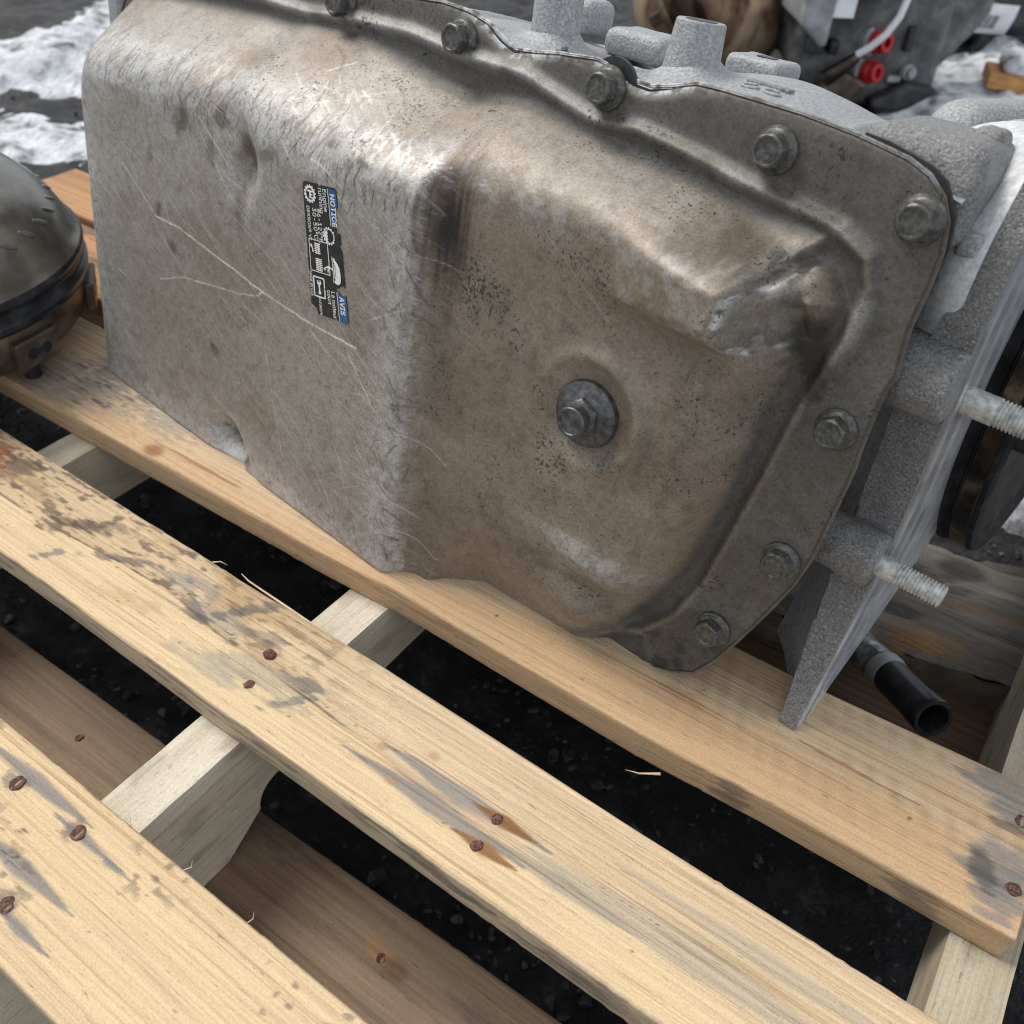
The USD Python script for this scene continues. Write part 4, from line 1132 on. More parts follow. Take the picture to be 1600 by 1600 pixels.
film = sbox(0, 0, 75, 28).buffer(-2).buffer(2)
torn = unary_union([Point(13.5, -1).buffer(3.6), Point(20, 0).buffer(2.2), Point(17, -.3).buffer(2.8), sbox(20.5, -1, 24, 2.6), Point(56.5, 2.4).buffer(2.5), Point(57, 6).buffer(1.4), sbox(54.5, -1, 57.6, 3), Point(31.5, .2).buffer(1.0), Point(74.5, 27.5).buffer(4.0), Point(0, 14).buffer(.8)])
film = ragged(film.difference(ragged(torn.buffer(.2), .5, 810)), .22, 812)
film = max(film.geoms, key=lambda g: g.area) if hasattr(film, 'geoms') else film
lab_poly('film', film, .18, m_label_black)
for k, (a0, a1) in enumerate([(1.2, 21.5), (58.0, 75)]):
    bl = sbox(a0, .3, a1, 6.4).intersection(film.buffer(-.15))
    for g in (bl.geoms if hasattr(bl, 'geoms') else [bl]):
        if g.area > 1:
            lab_poly('blue_header', g, .36, m_label_blue)
whites = []


def ink(text, a, b, h, squeeze=1.0, bold=False):
    m = meshkit.text_mesh(text, h, .12, bold)
    v, f = np.array(m.vertices), np.array(m.faces)
    v = np.c_[a + v[:, 0] * squeeze, b - v[:, 1], v[:, 2]]
    v = lab(v[:, 0], v[:, 1], .52 + 0 * v[:, 0]) + (v[:, 2:3] / 1000) * AW
    put(warn, 'lettering', (v, f[:, ::-1]), m_label_white, smooth=False)


ink('NOTICE', 3.2, 5.1, 3.5, .95, True)
ink('Engine', 1.6, 11.0, 3.0, .95)
ink('running', 1.6, 14.6, 3.0, .95)
ink('86-122°F.', 13.2, 17.2, 3.0, .92)
ink('30-50°C.', 13.2, 21.0, 3.0, .98)
ink('DEXRON® VI', 13.0, 25.6, 2.3, .98)
ink('AVIS', 60.0, 5.0, 3.3, .95, True)
ink('Le moteur', 58.3, 11.0, 2.7, .92)
ink('court', 58.3, 14.2, 2.7, .92)
ink('24238070', 64.2, 21.2, 1.7, .9)
ink('MADE IN USA', 50.2, 27.2, 1.9, .85)


def gear(ca, cb, r, hole, teeth=14, half=False):
    n = teeth * 6
    th = np.arange(n) * 2 * np.pi / n
    rr = np.where((np.arange(n) % 6) < 3, r, r * .84)
    g = Polygon(np.c_[ca + rr * np.cos(th), cb + rr * np.sin(th)]).difference(Point(ca, cb).buffer(hole))
    return g


def symbol(name, poly, label=None):
    for g in (poly.geoms if hasattr(poly, 'geoms') else [poly]):
        if g.area > .02:
            lab_poly(name, g, .5, m_label_white, label)


symbol('gear_symbol', gear(6.3, 22.0, 5.0, 3.2), 'white gear symbol with a letter inside')
symbol('gear_symbol', unary_union([sbox(4.2, 21.4, 8.6, 22.5), sbox(4.4, 19.4, 5.3, 21.6), sbox(6.2, 19.8, 7.0, 21.6), sbox(7.8, 19.4, 8.6, 21.6), sbox(4.2, 22.4, 5.2, 23.9)]))
symbol('gear_symbol', gear(27.0, 9.0, 5.0, 3.7).difference(sbox(20, 0, 34, 4.6)).union(Polygon([(23.8, 9.0), (24.6, 11.6), (27, 12.6), (29.8, 11.4), (30.4, 9.6), (29.5, 10.4), (28.8, 9.7), (28.0, 10.5), (27.2, 9.8), (26.4, 10.6), (25.5, 9.8), (24.8, 10.4)])))
frame = unary_union([sbox(31.2, 10.6, 49.6, 11.1), sbox(31.2, 25.6, 49.6, 26.0), sbox(31.2, 10.6, 31.6, 26), sbox(49.2, 10.6, 49.6, 26)])
symbol('line_drawing', frame)
fins = unary_union([sbox(33.0 + 1.05 * i, 17.2, 33.6 + 1.05 * i, 21.6) for i in range(6)] + [sbox(33, 18.4, 39.2, 18.8), sbox(33, 20.2, 39.2, 20.6)] + [sbox(41.6 + 1.05 * i, 16.4, 42.2 + 1.05 * i, 21.4) for i in range(7)] + [sbox(41.6, 17.8, 48.8, 18.2), sbox(41.6, 19.8, 48.8, 20.2)])
symbol('line_drawing', fins)
symbol('line_drawing', unary_union([LineString([(46, 14.5), (44.4, 11.6), (45.6, 8.8)]).buffer(.4), LineString([(44.4, 11.6), (47.8, 12.2)]).buffer(.35), Point(46.6, 14.6).buffer(.8).difference(Point(46.6, 14.6).buffer(.4)), LineString([(34.6, 24.2), (36.4, 23.4), (38.2, 23.0)]).buffer(.45), Point(35.0, 24.3).buffer(.8)]))
car = Polygon([(38.6, 6.6), (40.0, 6.0), (41.5, 4.2), (44, 3.0), (48, 2.6), (51.5, 2.9), (53.5, 4.4), (53.2, 7.2), (52.0, 7.6), (51.0, 6.6), (49.8, 7.4), (42.6, 7.4), (41.6, 6.8), (40.6, 7.4), (38.8, 7.5)]).difference(sbox(42.4, 6.2, 49.4, 6.7))
symbol('car_symbol', car)
symbol('car_symbol', sbox(38.2, 8.0, 53, 8.4))
frm = sbox(53.2, 16.6, 63.6, 23.8)
symbol('wrench_symbol', frm.buffer(.9).difference(frm.buffer(.1)).difference(sbox(58, 15, 59, 16.2)))
symbol('wrench_symbol', unary_union([sbox(55.6, 19.6, 61.6, 20.7), Point(55.6, 20.1).buffer(1.6).difference(sbox(53.6, 19.5, 55.5, 20.8)), Point(61.6, 20.1).buffer(1.0)]))
symbol('line_drawing', unary_union([sbox(1.2, 6.5, 21.0, 6.85), sbox(58.0, 6.5, 74.8, 6.85)]))

# --- gasket, case and bell housing
tabs = unary_union([Point(bu, bv).buffer(13.2) for bu, bv in bolts[:4]])
gk = outline.buffer(-1.5).union(tabs).union(Polygon([(0, 284), (2, 290.6), (12, 289.8), (30, 286), (38, 282.2), (46, 271.5), (48.6, 260), (48, 250), (40, 240), (0, 270)]))
gk = gk.difference(Polygon(OUTLINE).buffer(-28))
put(trans, 'gasket', WM(extrude(gk, -4.6, -2.3)), m_black, smooth=False, label='black pan gasket peeping out under the flange')

cu = np.arange(-556, 46, 1.6); cw = np.arange(-4.7, -190, -1.6)
CU, CW = np.meshgrid(cu, cw)


def case_height(U, Wd):
    base = np.interp(U, [-560, -420, -328, -232, -150, -60, 20, 46], [262, 272, 280, 286, 284, 287, 285, 278])
    h = base - .0010 * np.clip(-Wd - 40, 0, None) ** 2 - .9 * np.clip(6 + Wd, -99, 0) * 0
    h = h - 2.5 * np.exp(-((Wd + 3) / 5) ** 2)
    h = h + 9 * gss(U, Wd, -62, -62, 34, 34) + 3.5 * gss(U, Wd, -215, -50, 30, 30)
    h = h - 5 * gss(U, Wd, -133, -85, 16, 30) - 4 * gss(U, Wd, 0, -60, 20, 50)
    for ru, rw in ((-262, 5), (-12, 4)):
        h = h + 4 * np.exp(-((U - ru) / rw) ** 2) * smoothstep(-10, -30, Wd)
    # fillets at the posts and bolt tunnels
    for pu_, pw_ in ((-98, -32), (-181, -34)):
        h = h + 7 * np.exp(-(np.maximum(np.hypot(U - pu_, Wd - pw_) - 11, 0) / 4.5) ** 1.3)
    for bu, bv in bolts[:4]:
        h = h + 5.0 * np.exp(-((U - bu) / 10) ** 4) * np.exp(-((Wd + 4) / 16) ** 2)
    return h + .5 * (F(U / 9, Wd / 9, 820, 4) - .5)


CH = case_height(CU, CW)
skin = W(np.c_[CU.ravel(), CH.ravel(), CW.ravel()])
put(trans, 'case_top', (skin, grid_faces(len(cw), len(cu), True)), m_cast, smooth=True, label='pale cast top of the gear case with threaded posts')
# the body of the case below that skin
body = m3.Manifold.batch_hull([rbox(-545, -300, 10, 245, -150, -6, 20), rbox(-300, 20, 8, 268, -250, -6, 20)])
put(trans, 'case_body', WM(body), m_cast, smooth=40)


def post(u, w_, h0, h1, r0, r1):
    prof = [(r0 * 1.28, 0), (r0 * 1.1, 1.5), (r0, 4), (r1, h1 - h0 - .8), (r1 - .7, h1 - h0), (r1 * .62, h1 - h0), (r1 * .52, h1 - h0 - 1.2), (r1 * .50, h1 - h0 - 14)]
    v, f = lathe(prof, 40)
    v, f = roughen((v, f), .12, .35, 3)
    v = np.c_[v[:, 0] + u, v[:, 2] + h0, -v[:, 1] + w_]
    tp = put(trans, 'threaded_post', (W(v), f), m_cast, smooth=40)
    v, f = lathe([(r1 * .64, 0), (r1 * .64, .3), (.2, .3)], 32)
    put(tp, 'hole', (W(np.c_[v[:, 0] + u, v[:, 2] + h1 - .1, -v[:, 1] + w_]), f), m_black, smooth=30)
    v, f = lathe([(r1 * .50, 0), (r1 * .63, .1), (r1 * .63, .5), (r1 * .58, .8), (r1 * .5, .4)], 32)
    put(tp, 'thread', (W(np.c_[v[:, 0] + u, v[:, 2] + h1 - .1, -v[:, 1] + w_]), f), m_cast_dark, smooth=30) if False else None


post(-99, -32, 287, 312, 13.2, 11.6)
post(-183, -34, 286, 324, 12.8, 11.4)
for (a, b) in [(rbox(-172, -134, 284, 298, -92, -60, 5), 31), (rbox(-104, -74, 288, 299, -98, -70, 3.5), 32), (rbox(-232, -190, 288, 306, -96, -70, 5), 33)]:
    put(trans, 'cast_lug', WM(roughen(refine(a, 4.0), .6, .12, b)), m_cast, smooth=50)
# sunken slot on top of the small lug, cast digits and a raised emblem
put(trans, 'slot', WM(rbox(-93, -83, 298.4, 299.6, -86, -81, .5)), m_black, smooth=30)
for k in range(11):
    uu = -168 + 3.9 * k
    for q in range(2):
        ww = -20 - 4.4 * q - .55 * k
        hc = float(case_height(np.array([uu]), np.array([ww]))[0])
        put(trans, 'cast_mark', WM(rbox(uu, uu + 2.7, hc - 1, hc + .8, ww, ww + 2.6, .35, 6)), m_cast_dark, smooth=30)
hc = lambda a, b: float(case_height(np.array([a]), np.array([b]))[0])
put(trans, 'cast_mark', WM(rbox(-70, -48, hc(-59, -34) - 1, hc(-59, -34) + .9, -38, -33, .5, 6)), m_cast_dark, smooth=30)
for c_ in (-64, -53):
    th = np.linspace(.2, math.pi * 1.6, 16)
    pts = np.c_[c_ + 4.5 * np.cos(th), 0 * th, -27.5 + 3 * np.sin(th)]
    pts[:, 1] = case_height(pts[:, 0], pts[:, 2]) + .3
    put(trans, 'cast_mark', WM(tube(pts, .7, 8)), m_cast, smooth=True)

# corner boss over the end of the pan
boss = m3.Manifold.batch_hull([rbox(-3, 47, 258, 296, -64, -8, 11, 24), rbox(26, 49, 256, 288, -80, -7, 8, 24)])
put(trans, 'corner_boss', WM(roughen(refine(boss, 2.2), .7, .16, 41)), m_cast_dark, smooth=60, label='grimy rounded corner boss behind the end of the pan')
put(trans, 'corner_boss', WM(roughen(refine(rbox(28, 42, 288, 298.5, -60, -40, 5, 20), 2.0), .5, .2, 42)), m_cast_dark, smooth=60)

# bell housing: conical wall, thick rim, machined face, bosses and studs
def sweep_sheet(rowsv, mat, name, label=None, thick=4.0, rg=.6, seed=0):
    rowsv = np.array(rowsv, float)
    nr, nc = rowsv.shape[:2]
    # resample
    k = 14
    a = np.linspace(0, nr - 1, (nr - 1) * k + 1); b = np.linspace(0, nc - 1, (nc - 1) * k + 1)
    from scipy.interpolate import RectBivariateSpline
    P = np.stack([RectBivariateSpline(np.arange(nr), np.arange(nc), rowsv[..., c], kx=min(3, nr - 1), ky=min(3, nc - 1))(a, b) for c in range(3)], -1)
    v = P.reshape(-1, 3)
    n = (meshkit.fbm(v * .12, 3, seed) - .5)[:, None] * 2 * rg
    v = v + n * np.array((0, .3, .95))
    put(trans, name, (W(v), grid_faces(len(a), len(b))), mat, smooth=True, label=label)


# rows run from the case to the rim, columns from the board up
sweep_sheet([[(20, -8, -96), (22, 60, -104), (26, 120, -76), (28, 180, -58), (28, 232, -44), (24, 268, -44), (8, 286, -90)],
             [(40, -8, -70), (40, 60, -80), (41, 120, -64), (42, 180, -48), (43, 232, -24), (40, 270, -30), (26, 297, -90)],
             [(56, -8, -40), (56, 60, -54), (56, 120, -52), (57, 180, -40), (58, 232, -21), (58, 276, -25), (56, 302, -66)]], m_pale, 'bell_wall', 'pale cast wall of the bell housing')
for k, (uu, ww, rr_) in enumerate([(14, -112, 17), (42, -104, 15)]):
    b_ = m3.Manifold.batch_hull([m3.Manifold.sphere(rr_, 28).translate((uu - 8, 284, ww)), m3.Manifold.sphere(rr_, 28).translate((uu + 8, 286, ww - 40))])
    put(trans, 'bell_rib', WM(roughen(refine(b_, 3), .5, .14, 50 + k)), m_cast, smooth=60)
put(trans, 'bell_tab', WM(roughen(refine(rbox(46, 56, 254, 265, -50, -17, 3, 12), 2), .4, .2, 54)), m_cast, smooth=50)

RIM = np.array([(-7, -17), (0, -16.5), (30, -24), (60, -31), (95, -39), (125, -40), (150, -36), (190, -27), (228, -20), (262, -20), (290, -26), (312, -42), (330, -70)])
RIMB = np.array([(-9, -32), (4, -46), (30, -74), (60, -98), (95, -112), (122, -116), (190, -116), (250, -118), (300, -130)]) * (1, 1.6)
uth = lambda v: np.interp(v, [-10, 0, 60, 100, 180, 215, 262, 330], [60, 60, 52, 47, 47, 50, 58, 60])


def prism_vw(poly, u0, u1, refine_len, rg, seed, taper=True):
    v, f = extrude(poly, 0, 1)
    t = trimesh.Trimesh(v, f, process=True)
    man = m3.Manifold(m3.Mesh(np.ascontiguousarray(t.vertices * (1, 1, 24), np.float32), np.ascontiguousarray(t.faces, np.uint32))).refine_to_length(refine_len)
    v, f = arr(man)
    s = v[:, 2] / 24
    a = uth(v[:, 0]) if taper else np.full(len(v), u0)
    P = np.c_[a + (u1 - a) * s, v[:, 0], v[:, 1]]
    t = trimesh.Trimesh(P, f, process=True)
    if t.volume < 0:
        t.invert()
    P, f = np.array(t.vertices), np.array(t.faces)
    n = np.array(t.vertex_normals)
    d = meshkit.fbm(P * .16, 4, seed) - .5
    side = (P[:, 0] < u1 - .5)
    return P + n * (d * 2 * rg * side)[:, None], f


rim_poly = Polygon(np.vstack([RIM, [(330, -110)], RIMB[::-1]])).buffer(0)
out_band = rim_poly.intersection(LineString(RIM).buffer(13))
put(trans, 'bell_rim', WM(prism_vw(out_band.buffer(-.6).buffer(.6), 48, 69, 2.4, .8, 60)), m_cast_dark, smooth=50, label='rough grey cast rim of the bell housing standing on the board')
inner = rim_poly.difference(LineString(RIM).buffer(6))
put(trans, 'bell_face', WM(prism_vw(inner.buffer(-.5), 62, 68, 5, .2, 61, False)), m_machined, smooth=40, label='bright machined front face of the bell housing')
for off, u1, wd in ((9, 70.2, 3.0), (26, 70.6, 4.0), (48, 70.0, 3.0)):
    ln = LineString(RIM).parallel_offset(off, 'right' if off < 0 else 'left') if False else LineString([(a, b - off * (.55 + .45 * min(1, max(0, (a + 10) / 110)))) for a, b in RIM])
    put(trans, 'face_ridge', WM(extrude_vw(ln.buffer(wd).intersection(rim_poly), 66, u1)) if False else WM(prism_vw(ln.buffer(wd).intersection(rim_poly.buffer(-1)), 66, u1, 6, 0, 62, False)), m_machined, smooth=40)


def lump(v0, w0, r, u0, u1, seed, ex=(0, 0)):
    c = m3.Manifold.batch_hull([m3.Manifold.sphere(2.5, 12).translate((u, v0 + (r - 2.5) * math.cos(t), w0 + (r - 2.5) * math.sin(t))) for u in (u0 + 2.5, u1 - 2.5) for t in np.linspace(0, 2 * math.pi, 20, endpoint=False)]
                               + [m3.Manifold.sphere(6, 12).translate((u1 - 8, v0 + ex[0], w0 + ex[1]))])
    put(trans, 'stud_boss', WM(roughen(refine(c, 2.2), .9, .16, seed)), m_cast_dark, smooth=60)


lump(203, -24, 17, 34, 69.2, 71, (0, -16))
lump(106, -33, 14.5, 38, 69.0, 72, (0, -14))
lump(292, -36, 16, 60, 69.2, 73, (-14, -12))


def stud(v0, w0, r, shank, length, name='stud'):
    prof = [(r, -6), (r, shank)]
    z = shank
    pitch = 1.75
    while z < length - 2:
        prof += [(r * .86, z + pitch * .35), (r * .86, z + pitch * .5), (r * 1.0, z + pitch * .85), (r * 1.0, z + pitch)]
        z += pitch
    prof += [(r * .84, z + .6), (r * .78, length), (.3, length)]
    v, f = lathe(prof, 32)
    v = np.c_[v[:, 2] + 69, v[:, 0] + v0, v[:, 1] + w0]
    put(trans, name, (W(v), f), m_stud, smooth=35)


stud(191.5, -48, 6.6, 15, 62)
stud(104.5, -34, 5.7, 9, 32.5)

# input disc seen edge-on inside the bell, with its hub
DC, DR = (212.0, -273.0), 180.0
prof = [(.5, 64), (DR - 6, 64), (DR - 1, 65.5), (DR, 67), (DR, 70), (DR - 2.6, 71), (DR - 3.0, 73.5), (DR - .6, 74.6), (DR - .4, 86), (DR - 1.4, 88.2), (DR - 4.5, 89.4), (DR - 9, 89.4), (DR - 14, 86.0), (DR - 40, 84), (60, 82), (.5, 82)]
v, f = lathe(prof, 200)
put(trans, 'converter_disc', (W(np.c_[v[:, 2], v[:, 0] + DC[0], v[:, 1] + DC[1]]), f), m_disc, smooth=30, label='dark steel disc seen edge-on in front of the bell housing')
v, f = lathe([(DR - .7, 75.2), (DR + .1, 76), (DR + .2, 84.6), (DR - .7, 85.4)], 200, cap=False)
put(trans, 'disc_band', (W(np.c_[v[:, 2], v[:, 0] + DC[0], v[:, 1] + DC[1]]), f), m_bronze, smooth=40)
v, f = lathe([(.5, 82), (17, 82), (17, 128), (15, 131), (9, 131), (8, 122), (.5, 122)], 40)
put(trans, 'hub', (W(np.c_[v[:, 2], v[:, 0] + 166, v[:, 1] + -128]), f), m_black, smooth=35, label='black hub in front of the disc')

# far end of the case showing over the left corner of the pan
put(trans, 'tail_flange', WM(roughen(refine(rbox(-606, -588, 110, 300, -120, -20, 4, 12), 4), .6, .1, 81)), m_cast, smooth=50)
put(trans, 'tail_housing', WM(roughen(refine(rbox(-590, -520, 90, 262, -150, -44, 18, 20), 5), .8, .08, 82)), m_cast_dark, smooth=60)
put(trans, 'tail_bracket', WM(roughen(refine(rbox(-584, -556, 236, 251, -70, -30, 4, 12), 3), .5, .1, 83)), m_cast, smooth=50)

# ------------------------------------------------------------------ torque converter at the left edge
CC = np.array([-0.463, -0.004, 0.0])
conv = thing('torque_converter', CC, 'domed steel torque converter with dark band standing on the pallet', 'torque converter')


def at_c(mesh):
    v, f = arr(mesh)
    v = v / 1000.0
    t = math.radians(3)                                       # leans a little towards the pan
    Rm = np.array([[math.cos(t), 0, math.sin(t)], [0, 1, 0], [-math.sin(t), 0, math.cos(t)]])
    return v @ Rm.T + CC, f


dome = [(127, 84), (124.5, 87), (122, 91), (119, 98), (114, 108), (106, 119), (95, 130), (80, 139.5), (62, 146), (42, 149.5), (20, 151), (.5, 151)]
put(conv, 'dome', at_c(lathe(dome, 128)), m_conv, smooth=60)
band = [(122, 56), (126.5, 58), (128.2, 61), (128.4, 65), (125.5, 67.5), (124.2, 71), (125.4, 76), (128.2, 78.5), (128.6, 82), (127, 84.4), (123, 84.6)]
put(conv, 'seam_band', at_c(lathe(band, 128, cap=False)), m_conv_band, smooth=50, label='blue-black grooved seam band under the dome')
lower = [(.5, 13), (70, 13), (98, 15), (110, 19), (118, 27), (122, 38), (124, 50), (123, 57)]
put(conv, 'lower_shell', at_c(lathe(lower, 128)), m_conv_low, smooth=50)
# pressed dashes round the dome
for k in range(34):
    a = 2 * math.pi * k / 34 + .05
    z_, r_ = 112.0, 111.2
    d = m3.Manifold.batch_hull([m3.Manifold.sphere(1.5, 12).translate((0, -5.5, 0)), m3.Manifold.sphere(2.3, 12), m3.Manifold.sphere(1.5, 12).translate((0, 5.5, 0))])
    v, f = arr(d)
    nrm_ = np.array([math.cos(a) * .78, math.sin(a) * .78, .62])
    tn = np.array([-math.sin(a), math.cos(a), 0]) * .75 + np.array([math.cos(a) * .6, math.sin(a) * .6, -.78]) * .65
    v = frame_to(v * (1, 1, .55), (r_ * math.cos(a), r_ * math.sin(a), z_), nrm_, np.cross(tn, nrm_))
    put(conv, 'dash_rib', at_c((v, f)), m_conv, smooth=60)
for k in range(8):
    a = math.radians(-38 + 45 * k)
    lug = rbox(-19, 19, -12.5, 12.5, -3, 5, 2.2, 10)
    v, f = arr(lug)
    er = np.array([math.cos(a), math.sin(a), 0])
    o_ = (123.5 * er[0], 123.5 * er[1], 38)
    put(conv, 'mounting_lug', at_c((frame_to(v, o_, er + (0, 0, -.10), (-math.sin(a), math.cos(a), 0)), f)), m_conv_low, smooth=35)
    hol = unary_union([Point(-6, 0).buffer(4.6), Point(6, 0).buffer(4.6), sbox(-6, -2.6, 6, 2.6)])
    v, f = extrude(hol, 4.6, 5.5)
    put(conv, 'weld_spot', at_c((frame_to(v, o_, er + (0, 0, -.10), (-math.sin(a), math.cos(a), 0)), f)), m_conv_band, smooth=35)
for a in (8, 98, 188, 278):
    er = np.array([math.cos(math.radians(a)), math.sin(math.radians(a)), 0])
    prof = [(.3, -1.5), (8, -1.5), (9, 0), (9, 3.5), (6.2, 4), (6.6, 6), (6.0, 8), (6.6, 10), (6.2, 12), (6.4, 20), (.3, 20)]
    v, f = lathe(prof, 24)
    put(conv, 'stud', at_c((v + (108 * er[0], 108 * er[1], 1.5 if a == 8 else 1.5), f)), m_darksteel, smooth=40)

# ------------------------------------------------------------------ pipe in the gap behind the bell housing
pipe = thing('drain_pipe', (0.29, 0.165, -0.04), 'oily metal pipe with black rubber end in the gap behind the bell housing', 'pipe')
P0, P1 = np.array([0.2497, 0.2244, -0.082]), np.array([0.3260, 0.1420, -0.040])
pd = (P1 - P0) / np.linalg.norm(P1 - P0)
Lp = np.linalg.norm(P1 - P0)


def on_pipe(prof, n=32):
    v, f = lathe([(r, z) for r, z in prof], n)
    return frame_to(v, P0, pd), f


put(pipe, 'tube', roughen(on_pipe([(.001, 0), (.0115, 0), (.0120, .02), (.0115, .04), (.0122, .055), (.0118, Lp - .062), (.001, Lp - .062)], 40), .0006, 90, 5), m_oilpipe, smooth=40)
put(pipe, 'collar', on_pipe([(.001, Lp - .066), (.0124, Lp - .060), (.0131, Lp - .059), (.0131, Lp - .053), (.0124, Lp - .049), (.001, Lp - .049)]), m_bg_light, smooth=35)
put(pipe, 'rubber_end', on_pipe([(.001, Lp - .052), (.0120, Lp - .050), (.0117, Lp - .020), (.0125, Lp - .012), (.0122, Lp - .004), (.0130, Lp - .003), (.0126, Lp), (.0100, Lp), (.0090, Lp - .004), (.0085, Lp - .02), (.001, Lp - .02)]), m_darksteel, smooth=35)

# ------------------------------------------------------------------ weathered timber behind, to the right
timber = thing('weathered_timber', (0.32, 0.29, GZ), 'grey weathered timber with orange rot along its split front edge', 'timber')
TD = np.array([math.cos(math.radians(12.3)), math.sin(math.radians(12.3))])
TN = np.array([-TD[1], TD[0]])
xs = np.arange(-.22, .55, .004)
prof_s = [(s, 0.0) for s in np.linspace(0, 1, 40)] + [(1.0, -t) for t in np.linspace(.1, 1, 8)] + [(s, -1.0) for s in np.linspace(.8, .2, 3)] + [(0.0, -t) for t in np.linspace(1, .1, 8)]
prof_s = np.array(prof_s)
X = np.repeat(xs[:, None], len(prof_s), 1)
S = np.repeat(prof_s[None, :, 0], len(xs), 0)
ed = .012 * (F(X * 14, X * 0 + 1, 901, 4) - .5) + .010 * (F(X * 45, prof_s[None, :, 1] * 2 + X * 0, 905, 3) - .5)
Y = S * .122 + ed * np.where(S < .5, 1 - S, -S * .4)
Zt = -.079 + prof_s[None, :, 1] * .040 + 0 * X
Zt = Zt + (prof_s[None, :, 1] == 0) * (.003 * (F(X * 12, Y * 90, 909, 4) - .5) - .006 * smoothstep(.62, .72, F(X * 8, Y * 60, 913, 3)) - .010 * smoothstep(.018, .0, Y) * F(X * 30, Y * 0, 915, 3))
xx, yy, zz = X.ravel(), Y.ravel(), Zt.ravel()
c = lerp((.20, .18, .155), (.075, .065, .055), F(xx * 8, yy * 170, 920, 4))
c = lerp(c, np.array((.33, .30, .26)), .6 * smoothstep(.55, .75, F(xx * 9, yy * 60, 924, 4)))
c = lerp(c, np.array((.30, .15, .05)), .8 * smoothstep(.035, .010, yy + .02 * (F(xx * 40, yy * 40, 928, 4) - .5)) * smoothstep(.05, .0, np.abs(xx - .02)) * smoothstep(.35, .6, F(xx * 50, yy * 80, 931, 3)))
c = lerp(c, np.array((.24, .12, .05)), .7 * (1 - smoothstep(.001, .004, np.abs(yy - .055 - .12 * (xx - .03) * 0 - .008 * F(xx * 20, xx * 0, 934, 3)))) * smoothstep(-.0, .02, xx))
c = lerp(c, np.array((.03, .028, .028)), .8 * (1 - smoothstep(.008, .016, np.hypot((xx - .045) / 1.5, yy - .10))))
org = np.array([0.285, 0.228])
wv = np.c_[org[0] + xx * TD[0] + yy * TN[0], org[1] + xx * TD[1] + yy * TN[1], zz]
m_ = len(prof_s)
i_ = np.arange(len(xs) - 1)[:, None] * m_ + np.arange(m_)[None, :]
j_ = np.arange(len(xs) - 1)[:, None] * m_ + (np.arange(m_) + 1)[None, :] % m_
q_ = np.stack([i_, j_, j_ + m_, i_ + m_], -1).reshape(-1, 4)
put(timber, 'plank', (wv, np.vstack([q_[:, [0, 2, 1]], q_[:, [0, 3, 2]]])), m_grey_wood, col=c)
put(timber, 'bearer', extrude(Polygon([org + .12 * TD + .01 * TN, org + .20 * TD + .01 * TN, org + .20 * TD + .11 * TN, org + .12 * TD + .11 * TN]), GZ - .002, -.1195), m_bot, smooth=False, col=None) if False else None

# ------------------------------------------------------------------ machines in the background (out of focus)
BR = np.array([0.82162, 0.57003, 0]); BF = np.array([-0.57003, 0.82162, 0])


def bgplace(G):
    G = np.array(G, float)
    def fn(mesh):
        v, f = arr(mesh)
        v = v / 1000.0
        return G + v[:, :1] * BR + v[:, 1:2] * BF + v[:, 2:3] * np.array([0, 0, 1.0]), f
    return fn


def hull_az(pts, d0, d1, r):
    s = m3.Manifold.sphere(r, 16)
    return m3.Manifold.batch_hull([s.translate((a, d, z)) for a, z in pts for d in (d0 + r, d1 - r)])


G2 = (-.11, 1.60, -.13)
p2 = bgplace(G2)
t2 = thing('spare_transmission', G2, 'dark grey spare gearbox with two red plugs lying in the snow behind', 'transmission')
put(t2, 'housing', p2(roughen(refine(hull_az([(-215, 330), (-200, 70), (-150, 25), (-20, 16), (38, 50), (30, 180), (-20, 330)], 0, 260, 14), 9), 3, .02, 91)), m_bg, smooth=50)
put(t2, 'side_cover', p2(roughen(refine(hull_az([(-232, 340), (-222, 150), (-186, 120), (-180, 340)], -40, 120, 8), 9), 1.5, .03, 92)), m_bg_light, smooth=50)
put(t2, 'side_cover', p2(roughen(refine(hull_az([(-176, 340), (-172, 190), (-90, 200), (-80, 340)], -30, 60, 7), 9), 1.5, .03, 93)), m_bg, smooth=50)
put(t2, 'rear_cone', p2(roughen(refine(m3.Manifold.batch_hull([hull_az([(-40, 30), (30, 60), (30, 170), (-40, 170)], 20, 140, 20), hull_az([(70, 140), (110, 160), (110, 230), (70, 230)], 30, 140, 20)]), 9), 3, .02, 94)), m_bg, smooth=50)
put(t2, 'drain_bulge', p2(roughen(refine(hull_az([(-60, 20), (10, 14), (40, 40), (-10, 46)], -35, 40, 9), 8), 2, .03, 95)), m_bg_dark, smooth=50)
for k, (a, z) in enumerate([(-72, 120), (-74, 70)]):
    v, f = lathe([(.3, -16), (19, -16), (19, -4), (17, -2), (17, 8), (15.6, 10), (9, 10), (8, 1), (.3, 1)], 32)
    base = lathe([(.3, -30), (24, -30), (24, -10), (21, -8), (.3, -8)], 32)
    d = np.array([.55, -.82, .15])
    put(t2, 'port', p2((frame_to(base[0], (a - 6, -6, z - 2), d), base[1])), m_bg_light, smooth=35)
    put(t2, 'red_plug', p2((frame_to(v, (a, -16, z), d), f)), m_red, smooth=35, label='upper red plastic plug' if k == 0 else 'lower red plastic plug')
put(t2, 'sensor', p2((tube([(-166, -30, 58), (-150, -34, 72), (-132, -36, 88), (-118, -36, 100)], [15, 14, 12, 9], 20)[0], tube([(-166, -30, 58), (-150, -34, 72), (-132, -36, 88), (-118, -36, 100)], [15, 14, 12, 9], 20)[1])), m_bronze, smooth=50)
